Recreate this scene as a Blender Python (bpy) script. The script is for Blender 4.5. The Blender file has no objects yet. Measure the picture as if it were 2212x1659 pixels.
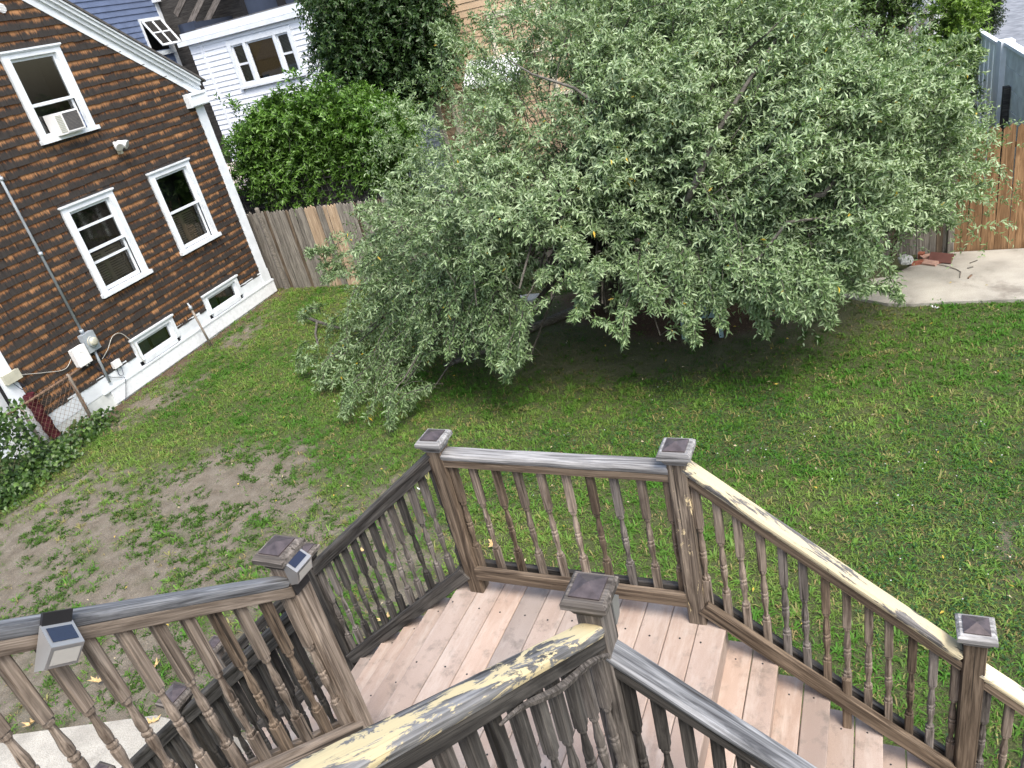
import bpy, math, random
import numpy as np
from mathutils import Matrix, Vector
rng = np.random.default_rng(7); random.seed(7)
S = bpy.context.scene; COL = S.collection
# ------------------------------------------------------------ camera, world, sun, exposure
YAW, PITCH, ROLL = -0.5104, -0.4708, -0.2421
CAM = np.array([2.097, -2.779, 3.013]); FPX = 3003.1 / 4096 * 2212
fw = np.array([math.sin(YAW)*math.cos(PITCH), math.cos(YAW)*math.cos(PITCH), math.sin(PITCH)])
rt = np.array([math.cos(YAW), -math.sin(YAW), 0.0]); upv = np.cross(rt, fw)
RX = rt*math.cos(ROLL)+upv*math.sin(ROLL); UX = -rt*math.sin(ROLL)+upv*math.cos(ROLL)
cd = bpy.data.cameras.new('camera'); cam = bpy.data.objects.new('camera', cd); COL.objects.link(cam)
cd.sensor_width = 36; cd.lens = 3003.1/4096*36; cd.clip_end = 500; cd.clip_start = 0.05
cam.matrix_world = Matrix(((RX[0],UX[0],-fw[0],CAM[0]),(RX[1],UX[1],-fw[1],CAM[1]),(RX[2],UX[2],-fw[2],CAM[2]),(0,0,0,1)))
S.camera = cam
SUN_EL, SUN_AZ = math.radians(58), math.radians(128)      # azimuth measured clockwise from +Y: light comes from the right
wd = bpy.data.worlds.new('World'); S.world = wd; wd.use_nodes = True
wn = wd.node_tree.nodes; wl = wd.node_tree.links
sky = wn.new('ShaderNodeTexSky'); sky.sky_type = 'NISHITA'; sky.sun_disc = False
sky.sun_elevation = SUN_EL; sky.sun_rotation = SUN_AZ; sky.air_density = 1.3; sky.dust_density = 4.0
wl.new(sky.outputs[0], wn['Background'].inputs[0]); wn['Background'].inputs[1].default_value = 0.15
sl = bpy.data.lights.new('sun', 'SUN'); sl.energy = 1.5; sl.angle = math.radians(24); sl.color = (1, .96, .9)
so = bpy.data.objects.new('sun', sl); COL.objects.link(so); so.location = (0, 0, 20)
sd = Vector((math.sin(SUN_AZ)*math.cos(SUN_EL), math.cos(SUN_AZ)*math.cos(SUN_EL), math.sin(SUN_EL)))
so.rotation_euler = sd.to_track_quat('Z', 'Y').to_euler()
S.view_settings.view_transform = 'Standard'; S.view_settings.look = 'None'; S.view_settings.gamma = 1
S.view_settings.use_curve_mapping = False; S.view_settings.exposure = 1.25
S.render.engine = 'CYCLES'; S.cycles.max_bounces = 6; S.cycles.transparent_max_bounces = 8
# ------------------------------------------------------------ frames and measuring
GZ = -2.2; PR = 0.0758
HM = Matrix.Rotation(PR, 4, 'Z'); ID = Matrix.Identity(4)
EXV = np.array([math.cos(PR), math.sin(PR), 0]); EYV = np.array([-math.sin(PR), math.cos(PR), 0])
def W(p): return p[0]*EXV + p[1]*EYV + np.array([0, 0, p[2]])           # house frame -> world
def H(P): return np.array([P@EXV, P@EYV, P[2]])
def ray(x, y): return fw + RX*(x-1106)/FPX - UX*(y-829.5)/FPX
def at(x, y, hy=None, hx=None, z=None, X=None, Y=None):
    r = ray(x, y)
    if hy is not None: n, d = EYV, hy
    elif hx is not None: n, d = EXV, hx
    elif X is not None: n, d = np.array([1., 0, 0]), X
    elif Y is not None: n, d = np.array([0, 1., 0]), Y
    else: n, d = np.array([0, 0, 1.]), z
    P = CAM + r*(d-n@CAM)/(n@r)
    return P if (X is not None or Y is not None) else H(P)
def gnd(x, y): return at(x, y, z=GZ)
# ------------------------------------------------------------ objects
MW = {}
def link(o, world, parent=None):
    COL.objects.link(o); MW[o.name] = world
    if parent is not None:
        o.parent = parent; o.matrix_basis = MW[parent.name].inverted() @ world
    else: o.matrix_basis = world
    return o
def tag(o, label=None, cat=None, group=None, kind=None):
    for k, v in (('label', label), ('category', cat), ('group', group), ('kind', kind)):
        if v: o[k] = v
    return o
def thing(name, label, cat, base, frame=ID, group=None, rz=0):
    o = bpy.data.objects.new(name, None); o.empty_display_size = .1
    link(o, frame @ Matrix.Translation(base) @ Matrix.Rotation(rz, 4, 'Z')); return tag(o, label, cat, group)
class MB:
    def __init__(s): s.v = []; s.f = []
    def add(s, v, f):
        k = len(s.v); s.v += [tuple(p) for p in v]; s.f += [tuple(i+k for i in q) for q in f]; return s
    def box(s, x0, x1, y0, y1, z0, z1):
        return s.add([(x0,y0,z0),(x1,y0,z0),(x1,y1,z0),(x0,y1,z0),(x0,y0,z1),(x1,y0,z1),(x1,y1,z1),(x0,y1,z1)],
            [(0,3,2,1),(4,5,6,7),(0,1,5,4),(1,2,6,5),(2,3,7,6),(3,0,4,7)])
    def tube(s, pts, rad, n=6, cap=True):
        P = [np.array(p, float) for p in pts]; m = len(P)
        rad = rad if hasattr(rad, '__len__') else [rad]*m
        v = []; u = None
        for i in range(m):
            d = P[min(i+1, m-1)]-P[max(i-1, 0)]; d = d/(np.linalg.norm(d)+1e-9)
            if u is None: u = np.cross(d, (0.3, .5, .81)) if abs(d[2]) > .5 else np.cross(d, (0, 0, 1.))
            u = u-d*(u@d); u /= np.linalg.norm(u)+1e-9; w = np.cross(d, u)
            for k in range(n):
                a = 2*math.pi*k/n; v.append(P[i]+rad[i]*(math.cos(a)*u+math.sin(a)*w))
        f = [(i*n+k, i*n+(k+1) % n, (i+1)*n+(k+1) % n, (i+1)*n+k) for i in range(m-1) for k in range(n)]
        if cap: f += [tuple(range(n))[::-1], tuple(range((m-1)*n, m*n))]
        return s.add(v, f)
    def lathe(s, prof, n=16, c=(0, 0, 0)):
        return s.tube([(c[0], c[1], c[2]+z) for r, z in prof], [max(r, 1e-4) for r, z in prof], n)
def mesh_from(name, v, f, mat=None, smooth=False):
    me = bpy.data.meshes.new(name); me.from_pydata([tuple(map(float, p)) for p in v], [], f)
    if mat: me.materials.append(mat)
    if smooth: me.polygons.foreach_set('use_smooth', [True]*len(me.polygons))
    return me
def part(name, mb, mat, parent=None, frame=ID, smooth=False, kind=None, label=None):
    a = np.array(mb.v, float); c = (a.min(0)+a.max(0))/2
    me = mesh_from(name, a-c, mb.f, mat, smooth)
    o = link(bpy.data.objects.new(name, me), frame @ Matrix.Translation(c), parent)
    return tag(o, kind=kind, label=label)
def fastmesh(name, V, F, mat, cols=None, smooth=False):
    """V (n,3), F (m,k) arrays of tris or quads, cols (n,3)"""
    me = bpy.data.meshes.new(name); n, (m, k) = len(V), F.shape
    me.vertices.add(n); me.vertices.foreach_set('co', np.ascontiguousarray(V, np.float32).ravel())
    me.loops.add(m*k); me.loops.foreach_set('vertex_index', np.ascontiguousarray(F, np.int32).ravel())
    me.polygons.add(m); me.polygons.foreach_set('loop_start', np.arange(0, m*k, k, dtype=np.int32))
    me.materials.append(mat); me.update(calc_edges=True)
    if smooth: me.polygons.foreach_set('use_smooth', np.ones(m, bool))
    if cols is not None:
        at_ = me.color_attributes.new('col', 'FLOAT_COLOR', 'POINT')
        at_.data.foreach_set('color', np.c_[cols, np.ones(n)].astype(np.float32).ravel())
    return me
_bc = {}
def boxmesh(L, w, t, mat, name, c=None):
    key = (round(L, 3), round(w, 3), round(t, 3), mat.name, c)
    if key not in _bc:
        c_ = min(w, t)*.12 if c is None else c; a, b = w/2, t/2
        pr = [(a-c_, -b), (a, -b+c_), (a, b-c_), (a-c_, b), (-a+c_, b), (-a, b-c_), (-a, -b+c_), (-a+c_, -b)]
        v = [(-L/2, y, z) for y, z in pr]+[(L/2, y, z) for y, z in pr]
        f = [(k, (k+1) % 8, 8+(k+1) % 8, 8+k) for k in range(8)]+[tuple(range(8))[::-1], tuple(range(8, 16))]
        _bc[key] = mesh_from(name, v, f, mat)
    return _bc[key]
def axes(p0, p1, up):
    x = Vector(p1)-Vector(p0); L = x.length; x = x/L
    z = Vector(up)-x*x.dot(Vector(up)); z.normalize(); y = z.cross(x); c = (Vector(p0)+Vector(p1))/2
    return L, Matrix(((x.x,y.x,z.x,c.x),(x.y,y.y,z.y,c.y),(x.z,y.z,z.z,c.z),(0,0,0,1)))
def board(name, p0, p1, w, t, mat, parent, frame=ID, up=(0, 0, 1), c=None, label=None):
    """length p0->p1, width w across, thickness t along up"""
    L, M = axes(p0, p1, up)
    o = link(bpy.data.objects.new(name, boxmesh(L, w, t, mat, name, c)), frame @ M, parent)
    return tag(o, label=label)
# ------------------------------------------------------------ materials
class NT:
    def __init__(s, name):
        s.m = bpy.data.materials.new(name); s.m.use_nodes = True; s.t = s.m.node_tree; s.b = s.t.nodes['Principled BSDF']
    def n(s, ty, **kw):
        x = s.t.nodes.new('ShaderNode'+ty)
        for k, v in kw.items(): setattr(x, k, v)
        return x
    def l(s, a, b): s.t.links.new(a, b)
    def inp(s, node, key, val):
        if hasattr(val, 'links') or hasattr(val, 'is_output'): s.l(val, node.inputs[key])
        else: node.inputs[key].default_value = val
    def math(s, op, a, b=0.5, clamp=False):
        x = s.n('Math', operation=op, use_clamp=clamp); s.inp(x, 0, a); s.inp(x, 1, b); return x.outputs[0]
    def coord(s, scale=(1, 1, 1), kind='Object', rand=True):
        tc = s.n('TexCoord').outputs[kind]
        if rand:
            oi = s.n('ObjectInfo').outputs['Random']; v = s.n('Vector' 'Math', operation='SCALE'); v.inputs[0].default_value = (17.3, 31.7, 23.1)
            s.l(oi, v.inputs['Scale']); a = s.n('VectorMath', operation='ADD'); s.l(tc, a.inputs[0]); s.l(v.outputs[0], a.inputs[1]); tc = a.outputs[0]
        mp = s.n('Mapping'); s.l(tc, mp.inputs[0]); mp.inputs['Scale'].default_value = scale; return mp.outputs[0]
    def noise(s, vec, scale, detail=4, rough=.55, dist=0):
        x = s.n('TexNoise'); s.l(vec, x.inputs['Vector']); x.inputs['Scale'].default_value = scale; x.inputs['Detail'].default_value = detail
        x.inputs['Roughness'].default_value = rough; x.inputs['Distortion'].default_value = dist; return x.outputs['Fac']
    def ramp(s, fac, stops):
        x = s.n('ValToRGB'); s.l(fac, x.inputs[0]); e = x.color_ramp.elements
        while len(e) < len(stops): e.new(.5)
        for i, (p, c) in enumerate(stops):
            e[i].position = p; e[i].color = (c, c, c, 1) if not hasattr(c, '__len__') else (*c, 1)
        return x.outputs[0]
    def mix(s, fac, a, b, mode='MIX'):
        x = s.n('Mix', data_type='RGBA', blend_type=mode)
        for k, v in ((0, fac), (6, a), (7, b)):
            if hasattr(v, 'is_output'): s.l(v, x.inputs[k])
            else: x.inputs[k].default_value = v if k == 0 else (*v, 1)
        return x.outputs[2]
    def rnd(s): return s.n('ObjectInfo').outputs['Random']
    def bump(s, h, strength=.3, dist=.01):
        x = s.n('Bump'); x.inputs['Strength'].default_value = strength; x.inputs['Distance'].default_value = dist
        s.l(h, x.inputs['Height']); s.l(x.outputs[0], s.b.inputs['Normal'])
    def fin(s, col, rough=.8, spec=.3, metal=0):
        s.inp(s.b, 'Base Color', col if hasattr(col, 'is_output') else (*col, 1)); s.inp(s.b, 'Roughness', rough)
        s.b.inputs['Specular IOR Level'].default_value = spec; s.b.inputs['Metallic'].default_value = metal; return s.m
def plain(name, col, rough=.6, spec=.35, var=.12, scale=6, metal=0):
    k = NT(name); v = k.coord()
    n = k.noise(v, scale, 5); c = k.mix(k.ramp(n, [(.3, 0), (.7, 1)]), tuple(x*(1-var) for x in col), tuple(min(1, x*(1+var)) for x in col))
    k.bump(k.noise(v, scale*12, 3), .15, .003); return k.fin(c, rough, spec, metal)
def wood(name, dark, light, paint=None, amt=.5, vary=.25, grain=1.0, rough=.85, crack=1.0):
    k = NT(name); v = k.coord((1.1, 15*grain, 15*grain))
    g = k.noise(v, 1.6, 6, .62, 1.4); fine = k.noise(k.coord((2.0, 95, 95)), 1.5, 4, .6, .4)
    c = k.mix(k.ramp(g, [(.33, 0), (.62, 1)]), dark, light)
    c = k.mix(k.ramp(fine, [(.35, .55), (.62, 0)]), c, tuple(x*.35 for x in dark))
    cr = k.noise(k.coord((.9, 40, 40)), 1.3, 3, .5, .5); c = k.mix(k.ramp(cr, [(.30, .85*crack), (.37, 0)]), c, (.012, .010, .008))
    if paint:
        pn = k.noise(k.coord((2.2, 11, 11)), 1.7, 8, .72, .6)
        c = k.mix(k.ramp(pn, [(amt-.015, 1), (amt+.015, 0)]), c, paint)
    hv = k.n('HueSaturation'); k.l(c, hv.inputs['Color'])
    r = k.math('MULTIPLY_ADD', k.rnd(), vary*2); r.node.inputs[2].default_value = 1-vary; k.l(r, hv.inputs['Value'])
    h = k.math('ADD', k.math('MULTIPLY', fine, .6), k.math('MULTIPLY', g, .6)); k.bump(h, .55, .006)
    return k.fin(hv.outputs[0], rough, .2)
M = {}
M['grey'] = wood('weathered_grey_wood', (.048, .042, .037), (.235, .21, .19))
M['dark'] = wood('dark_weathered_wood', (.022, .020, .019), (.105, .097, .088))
M['brown'] = wood('brown_weathered_wood', (.045, .031, .021), (.215, .165, .12))
M['tan'] = wood('worn_baluster_wood', (.075, .056, .042), (.315, .26, .21))
M['bleach'] = wood('bleached_rail_wood', (.12, .118, .118), (.46, .455, .45), crack=.8)
M['blue_grey'] = wood('blue_grey_rail_wood', (.07, .073, .08), (.29, .30, .315))
M['peel'] = wood('peeling_cream_paint_wood', (.055, .054, .055), (.27, .268, .268), (.56, .47, .28), .49)
M['peel_white'] = wood('peeling_pale_paint_wood', (.07, .068, .066), (.29, .28, .275), (.60, .53, .36), .545)
M['post_peel'] = wood('post_wood_with_paint_scraps', (.05, .038, .03), (.25, .205, .16), (.55, .45, .27), .40)
M['picket'] = wood('grey_picket_wood', (.13, .115, .10), (.33, .30, .26), grain=.7, crack=.6)
M['picket_tan'] = wood('new_tan_picket_wood', (.36, .25, .16), (.55, .42, .30), grain=.7, crack=.2)
M['picket_red'] = wood('brown_stained_picket_wood', (.16, .085, .04), (.37, .225, .12), grain=.7, crack=.3)
M['old_fence'] = wood('old_dark_fence_wood', (.03, .028, .027), (.10, .095, .09), grain=.7)
M['bark'] = wood('grey_bark', (.06, .055, .045), (.16, .15, .13), grain=.6)
k = NT('composite_deck_board'); v = k.coord(); big = k.noise(k.coord((.8, 3, 3)), 1.3, 4)
c = k.mix(k.ramp(big, [(.3, 0), (.7, 1)]), (.27, .208, .172), (.385, .315, .272))
c = k.mix(k.ramp(k.noise(v, 420, 2), [(.35, .35), (.6, 0)]), c, (.22, .15, .12))
c = k.mix(k.ramp(k.noise(v, 9, 6, .7), [(.30, .8), (.47, 0)]), c, (.17, .14, .12)); c = k.mix(k.ramp(k.noise(k.coord((.5, 2.5, 2.5)), 2.3, 7, .75), [(.50, 0), (.66, .55)]), c, (.44, .39, .35))
hv = k.n('HueSaturation'); k.l(c, hv.inputs['Color'])
r = k.math('MULTIPLY_ADD', k.rnd(), .30); r.node.inputs[2].default_value = .86; k.l(r, hv.inputs['Value'])
r2 = k.math('MULTIPLY_ADD', k.rnd(), .5); r2.node.inputs[2].default_value = .7; k.l(r2, hv.inputs['Saturation'])
k.bump(k.noise(v, 300, 3), .35, .002); M['deck'] = k.fin(hv.outputs[0], .85, .2)
M['trim'] = plain('white_trim_paint', (.66, .70, .74), .5, .4, .09, 5)
M['skirt'] = plain('chalky_white_foundation_paint', (.70, .73, .76), .8, .2, .10, 14)
M['vinyl'] = plain('white_vinyl_siding', (.72, .75, .80), .45, .35, .03, 2)
M['blue'] = plain('blue_clapboard_paint', (.125, .165, .27), .5, .3, .12, 3)
M['tanside'] = plain('tan_clapboard_paint', (.50, .37, .25), .6, .3, .1, 3)
M['cream'] = plain('cream_trim_paint', (.74, .68, .54), .6, .3, .06, 3)
M['roofdark'] = plain('dark_roof_membrane', (.10, .10, .105), .8, .2, .3, 2)
M['roofshingle'] = plain('roof_shingle', (.09, .085, .08), .9, .2, .3, 8)
M['navy'] = plain('navy_panel_paint', (.035, .045, .07), .5, .3, .2, 2)
M['interior'] = plain('dark_room_interior', (.02, .02, .022), .9, .1)
M['shutter'] = plain('tan_louvre_shutter', (.34, .27, .18), .7, .2)
M['bamboo'] = plain('brown_roller_blind', (.27, .16, .065), .8, .2, .25, 30)
M['slatblind'] = plain('grey_slat_blind', (.34, .33, .28), .7, .2)
M['plastic'] = plain('white_plastic', (.72, .72, .72), .4, .4, .04, 4)
M['beige'] = plain('aged_beige_plastic', (.42, .41, .33), .5, .4, .12, 10)
M['galv'] = plain('grey_galvanized_metal', (.36, .40, .44), .5, .5, .15, 8, .3)
M['acgrille'] = plain('dark_air_conditioner_mesh', (.07, .07, .075), .5, .4)
M['rust'] = plain('rusty_steel', (.17, .11, .075), .85, .25, .4, 25)
M['pipe'] = plain('dull_grey_pipe', (.23, .20, .17), .7, .35, .3, 15, .2)
M['black'] = plain('black_plastic', (.018, .018, .02), .4, .4)
M['steel'] = plain('brushed_steel_housing', (.30, .30, .30), .4, .5, .05, 5, .5)
M['capmetal'] = plain('brown_copper_cap_plate', (.085, .068, .068), .4, .5, .35, 28, .35)
M['lens'] = plain('frosted_lens', (.42, .41, .38), .3, .4, .05, 4)
M['solar'] = plain('solar_cell', (.012, .016, .035), .15, .6, .1)
M['maroon'] = plain('dark_red_netting', (.05, .008, .012), .8, .2, .5, 40)
M['cable_dark'] = plain('dark_blue_cable', (.03, .035, .06), .5, .3)
M['cable_white'] = plain('grey_white_cable', (.45, .44, .40), .5, .3)
M['brick'] = plain('red_brick', (.27, .10, .065), .9, .15, .3, 18)
M['brick_pale'] = plain('pale_pink_brick', (.38, .24, .19), .9, .15, .2, 18)
M['granite'] = plain('speckled_granite', (.38, .39, .38), .8, .2, .45, 60)
M['slate'] = plain('grey_stone_disc', (.17, .175, .17), .8, .25, .2, 12)
M['concrete_wall'] = plain('grey_concrete_panel', (.56, .59, .58), .85, .2, .18, 5)
M['fence_metal'] = plain('pale_grey_metal_sheet', (.72, .78, .78), .5, .4, .08, 3)
M['chair'] = plain('blue_grey_plastic', (.20, .29, .32), .5, .35, .1, 5)
M['terracotta'] = plain('terracotta', (.20, .085, .06), .8, .2)
M['pot'] = plain('white_cast_planter', (.52, .49, .44), .8, .2, .15, 20)
M['paper'] = plain('white_paper', (.75, .76, .76), .8, .2)
M['dryleaf'] = plain('dry_oak_leaf', (.46, .33, .16), .8, .2, .3, 30)
M['path'] = plain('red_brown_gravel_path', (.23, .16, .125), .95, .1, .3, 20)
k = NT('window_glass'); tr = k.n('BsdfTransparent'); tr.inputs[0].default_value = (.80, .84, .84, 1); gl = k.n('BsdfGlossy'); gl.inputs['Roughness'].default_value = .03
fr = k.n('Fresnel'); fr.inputs[0].default_value = 1.6; mx = k.n('MixShader'); k.l(k.math('ADD', fr.outputs[0], .07), mx.inputs[0]); k.l(tr.outputs[0], mx.inputs[1]); k.l(gl.outputs[0], mx.inputs[2])
k.l(mx.outputs[0], k.t.nodes['Material Output'].inputs[0]); M['glass'] = k.m
def leafmat(name, trans=.35, rough=.5, spec=.35):
    k = NT(name); a = k.n('VertexColor', layer_name='col').outputs[0]
    k.inp(k.b, 'Base Color', a); k.b.inputs['Roughness'].default_value = rough; k.b.inputs['Specular IOR Level'].default_value = spec
    t = k.n('BsdfTranslucent'); tc = k.mix(1.0, a, (1.0, 1.15, .5), 'MULTIPLY'); k.l(tc, t.inputs[0])
    mx = k.n('MixShader'); mx.inputs[0].default_value = trans; k.l(k.b.outputs[0], mx.inputs[1]); k.l(t.outputs[0], mx.inputs[2])
    k.l(mx.outputs[0], k.t.nodes['Material Output'].inputs[0]); return k.m
M['leaf'] = leafmat('silver_leaf', .25, .42, .5); M['leaf2'] = leafmat('green_leaf', .3, .4, .45); M['grass'] = leafmat('grass_blade', .3, .6, .25)
# shingle: colour grain from the UV of every shingle (v = 0 at the butt, 1 at the top of the exposed face)
k = NT('cedar_shingle'); uv = k.n('UVMap').outputs[0]; mp = k.n('Mapping'); k.l(uv, mp.inputs[0]); mp.inputs['Scale'].default_value = (11, .8, 1)
st = k.noise(mp.outputs[0], 1.0, 5, .7, .2); sep = k.n('SeparateXYZ'); k.l(uv, sep.inputs[0])
fl = k.math('FLOOR', sep.outputs[0], 0); wnz = k.n('TexWhiteNoise', noise_dimensions='1D'); k.l(fl, wnz.inputs['W'])
lo = k.noise(k.coord((.55, .55, .55), rand=False), 1.2, 2)
e = k.math('ADD', k.math('MULTIPLY', sep.outputs[1], .82), k.math('MULTIPLY', st, 1.25))
e = k.math('ADD', e, k.math('MULTIPLY', wnz.outputs[0], .22)); e = k.math('ADD', e, k.math('MULTIPLY', lo, .25))
wth = k.ramp(e, [(.50, 0), (.64, .0), (.76, .55), (.88, 1)])
e2 = k.math('SUBTRACT', e, .62); wth = k.ramp(e2, [(.68, 0), (.80, .45), (.98, 1)])
drk = k.mix(st, (.008, .007, .0065), (.060, .054, .050)); org = k.mix(k.ramp(wnz.outputs[0], [(0, 0), (1, 1)]), (.17, .062, .018), (.36, .18, .08))
c = k.mix(wth, drk, org); c = k.mix(k.ramp(st, [(.3, .6), (.5, 0)]), c, (.02, .012, .008))
k.bump(st, .5, .004); M['shingle'] = k.fin(c, .85, .2)
# ground
k = NT('lawn_soil'); a = k.n('VertexColor', layer_name='col').outputs[0]; sp = k.n('SeparateColor'); k.l(a, sp.inputs[0]); v = k.coord(rand=False)
soil = k.mix(k.ramp(k.noise(v, 5, 6, .65), [(.3, 0), (.7, 1)]), (.13, .11, .085), (.235, .21, .172))
soil = k.mix(k.ramp(k.noise(v, 90, 4, .7), [(.36, .7), (.55, 0)]), soil, (.09, .075, .055))
soil = k.mix(k.ramp(k.noise(v, 55, 3, .7), [(.62, 0), (.70, .6)]), soil, (.42, .36, .25))
thatch = k.mix(k.ramp(k.noise(v, 70, 5, .75), [(.35, 0), (.65, 1)]), (.022, .036, .012), (.10, .12, .042))
mulch = k.mix(k.ramp(k.noise(v, 60, 5, .8), [(.35, 0), (.65, 1)]), (.035, .022, .016), (.14, .09, .06))
c = k.mix(k.math('MULTIPLY', sp.outputs[0], .9), soil, thatch); c = k.mix(sp.outputs[1], c, mulch)
k.bump(k.noise(v, 45, 6, .7), .9, .03); M['ground'] = k.fin(c, .95, .1)
k = NT('pitted_concrete'); v = k.coord(rand=False)
c = k.mix(k.ramp(k.noise(v, 2.2, 5), [(.35, 0), (.65, 1)]), (.30, .285, .25), (.43, .41, .36)); c = k.mix(k.ramp(k.noise(v, 110, 3, .7), [(.38, .55), (.55, 0)]), c, (.15, .14, .12))
c = k.mix(k.ramp(k.noise(v, 1.1, 6, .7), [(.34, .6), (.46, 0)]), c, (.14, .12, .10)); k.bump(k.noise(v, 120, 3), .6, .006); M['concrete'] = k.fin(c, .9, .15)
k = NT('asphalt'); v = k.coord(rand=False); c = k.mix(k.ramp(k.noise(v, 3, 6), [(.35, 0), (.65, 1)]), (.13, .14, .155), (.23, .24, .26)); k.bump(k.noise(v, 90, 3), .4, .005); M['asphalt'] = k.fin(c, .8, .2)
# ------------------------------------------------------------ noise fields for the lawn
def vnoise(x, y, s, seed):
    r = np.random.default_rng(seed).random((256, 256)); x = x/s+77.3; y = y/s+41.9
    i = np.floor(x).astype(int); j = np.floor(y).astype(int); u = x-i; w = y-j; u = u*u*(3-2*u); w = w*w*(3-2*w)
    g = lambda a, b: r[a % 256, b % 256]
    return (g(i, j)*(1-u)+g(i+1, j)*u)*(1-w)+(g(i, j+1)*(1-u)+g(i+1, j+1)*u)*w
def fbm(x, y, s, seed): return (vnoise(x, y, s, seed)+.5*vnoise(x, y, s/2.1, seed+1)+.25*vnoise(x, y, s/4.3, seed+2))/1.75
def sm(a, b, x): t = np.clip((x-a)/(b-a), 0, 1); return t*t*(3-2*t)
def hxy(x, y): return x*EXV[0]+y*EXV[1], x*EYV[0]+y*EYV[1]
def fields(x, y):
    """grass density 0..1, mulch 0..1, height factor, clover 0..1 at world x, y"""
    hx, hy = hxy(x, y)
    d1 = ((hx+5.9)/5.4)**2+((hy-1.5)/3.5)**2
    dry = 1-sm(.35, 1.5, d1)
    dry = np.maximum(dry, .75*(1-sm(.2, 1.1, ((hx+9.6)/1.0)**2+((hy-7.5)/3.6)**2)))
    dry = np.maximum(dry, .72*(1-sm(.3, 1.2, ((hx+4.2)/1.7)**2+((hy-3.5)/1.3)**2)))
    dry = np.maximum(dry, .62*(1-sm(.3, 1.2, ((hx-4.4)/1.6)**2+((hy-3.0)/1.2)**2)))
    n = fbm(x, y, 1.1, 5); n2 = fbm(x, y, .32, 15)
    n3_ = vnoise(x, y, .14, 44); dens = sm(-.14, .20, n*.45+n2*.3+n3_*.25-.46+.46*(1-dry)-.13*dry)
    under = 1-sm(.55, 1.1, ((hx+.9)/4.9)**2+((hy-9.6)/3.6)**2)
    mul = (1-sm(.3, 1.0, ((hx+.2)/2.6)**2+((hy-9.2)/1.9)**2+(n-.5)*1.2))
    edge = 1-sm(.1, .55, hx+10.42+(n2-.5)*.5); edge = np.where((hy > 5) & (hy < 11.6), edge, 0)
    mul = np.maximum(mul, edge*.8); mul = np.where(hy > 10.6-.095*(hx-0), np.maximum(mul, .7), mul)
    dens = dens*(1-.85*mul)*(1-.25*under)
    hgt = 1-.45*under; clo = sm(.47, .62, fbm(x, y, 1.6, 31))*sm(-3.5, -1, hx)
    return dens, mul, hgt, clo, under
def nonlawn(x, y):
    hx, hy = hxy(x, y)
    f = (hx > 2.45) & (hy > 8.45-.15*np.clip(hx-2.7, 0, 1.9)) & (hy < 10.3)
    f |= (hx < -10.42) & (hy < 11.4) | (hy > 11.65-.098*(hx+10.7))
    f |= (x > -5.4) & (x < -2.5) & (y < -.08+.4*np.minimum(x+3.95, 0)) & (y > -2.3)
    return f
# ------------------------------------------------------------ the setting: ground, patio, driveway
gx = np.r_[-70, -40, -22, np.arange(-12.5, 7.5, .075), 12, 25, 60]; gy = np.r_[-40, -15, np.arange(-2.5, 12.5, .075), 16, 24, 40, 90]
X, Y = np.meshgrid(gx, gy, indexing='ij'); d, mu, hg, cl, un = fields(X, Y)
Z = GZ+.05*(fbm(X, Y, .9, 3)-.5)+.018*(vnoise(X, Y, .13, 8)-.5); inn = (X > -12) & (X < 7) & (Y > -2.3) & (Y < 12.3); Z = np.where(inn, Z, GZ)
V = np.c_[X.ravel(), Y.ravel(), Z.ravel()]; ny = len(gy); I = np.arange(len(gx)*ny).reshape(len(gx), ny)
F = np.c_[I[:-1, :-1].ravel(), I[1:, :-1].ravel(), I[1:, 1:].ravel(), I[:-1, 1:].ravel()]
out = ~inn.ravel()
gc = np.c_[np.where(out, .9, d.ravel()), np.where(out, .35, mu.ravel()), d.ravel()*0]
tag(link(bpy.data.objects.new('ground', fastmesh('ground', V, F, M['ground'], gc, True)), ID), kind='structure')
def slab(name, poly, z0, z1, mat, frame=ID):
    mb = MB(); n = len(poly)
    mb.add([(x, y, z0) for x, y in poly]+[(x, y, z1) for x, y in poly], [tuple(range(n))[::-1], tuple(range(n, 2*n))]+[(i, (i+1) % n, n+(i+1) % n, n+i) for i in range(n)])
    return tag(part(name, mb, mat, None, frame), kind='structure')
fl = [(2.3, 8.75), (2.68, 8.46), (2.9, 8.31), (3.2, 8.24), (3.6, 8.24), (4.1, 8.2), (4.56, 8.18), (5.2, 8.12), (9, 7.9), (9, 9.75), (5, 10.02), (4.0, 10.12), (3.6, 10.0), (3.35, 9.7), (3.05, 9.35), (2.5, 9.2)]
slab('concrete_patio', fl, GZ-.1, GZ+.045, M['concrete'], HM)
slab('concrete_path', [(-5.6, -.78), (-3.95, -.13), (-2.55, -.12), (-2.55, -2.2), (-5.6, -2.2)], GZ-.1, GZ+.05, M['concrete'])
slab('driveway', [(5.6, 11.2), (40, 9), (40, 60), (5.6, 60)], GZ-.1, GZ+.03, M['asphalt'], HM)
slab('garden_path', [tuple(gnd(*p)[:2]) for p in ((1758, 160), (1800, 160), (1792, 120), (1800, 85), (1790, 60), (1775, 62), (1778, 90), (1765, 120))], GZ-.05, GZ+.02, M['path'], HM)
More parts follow.
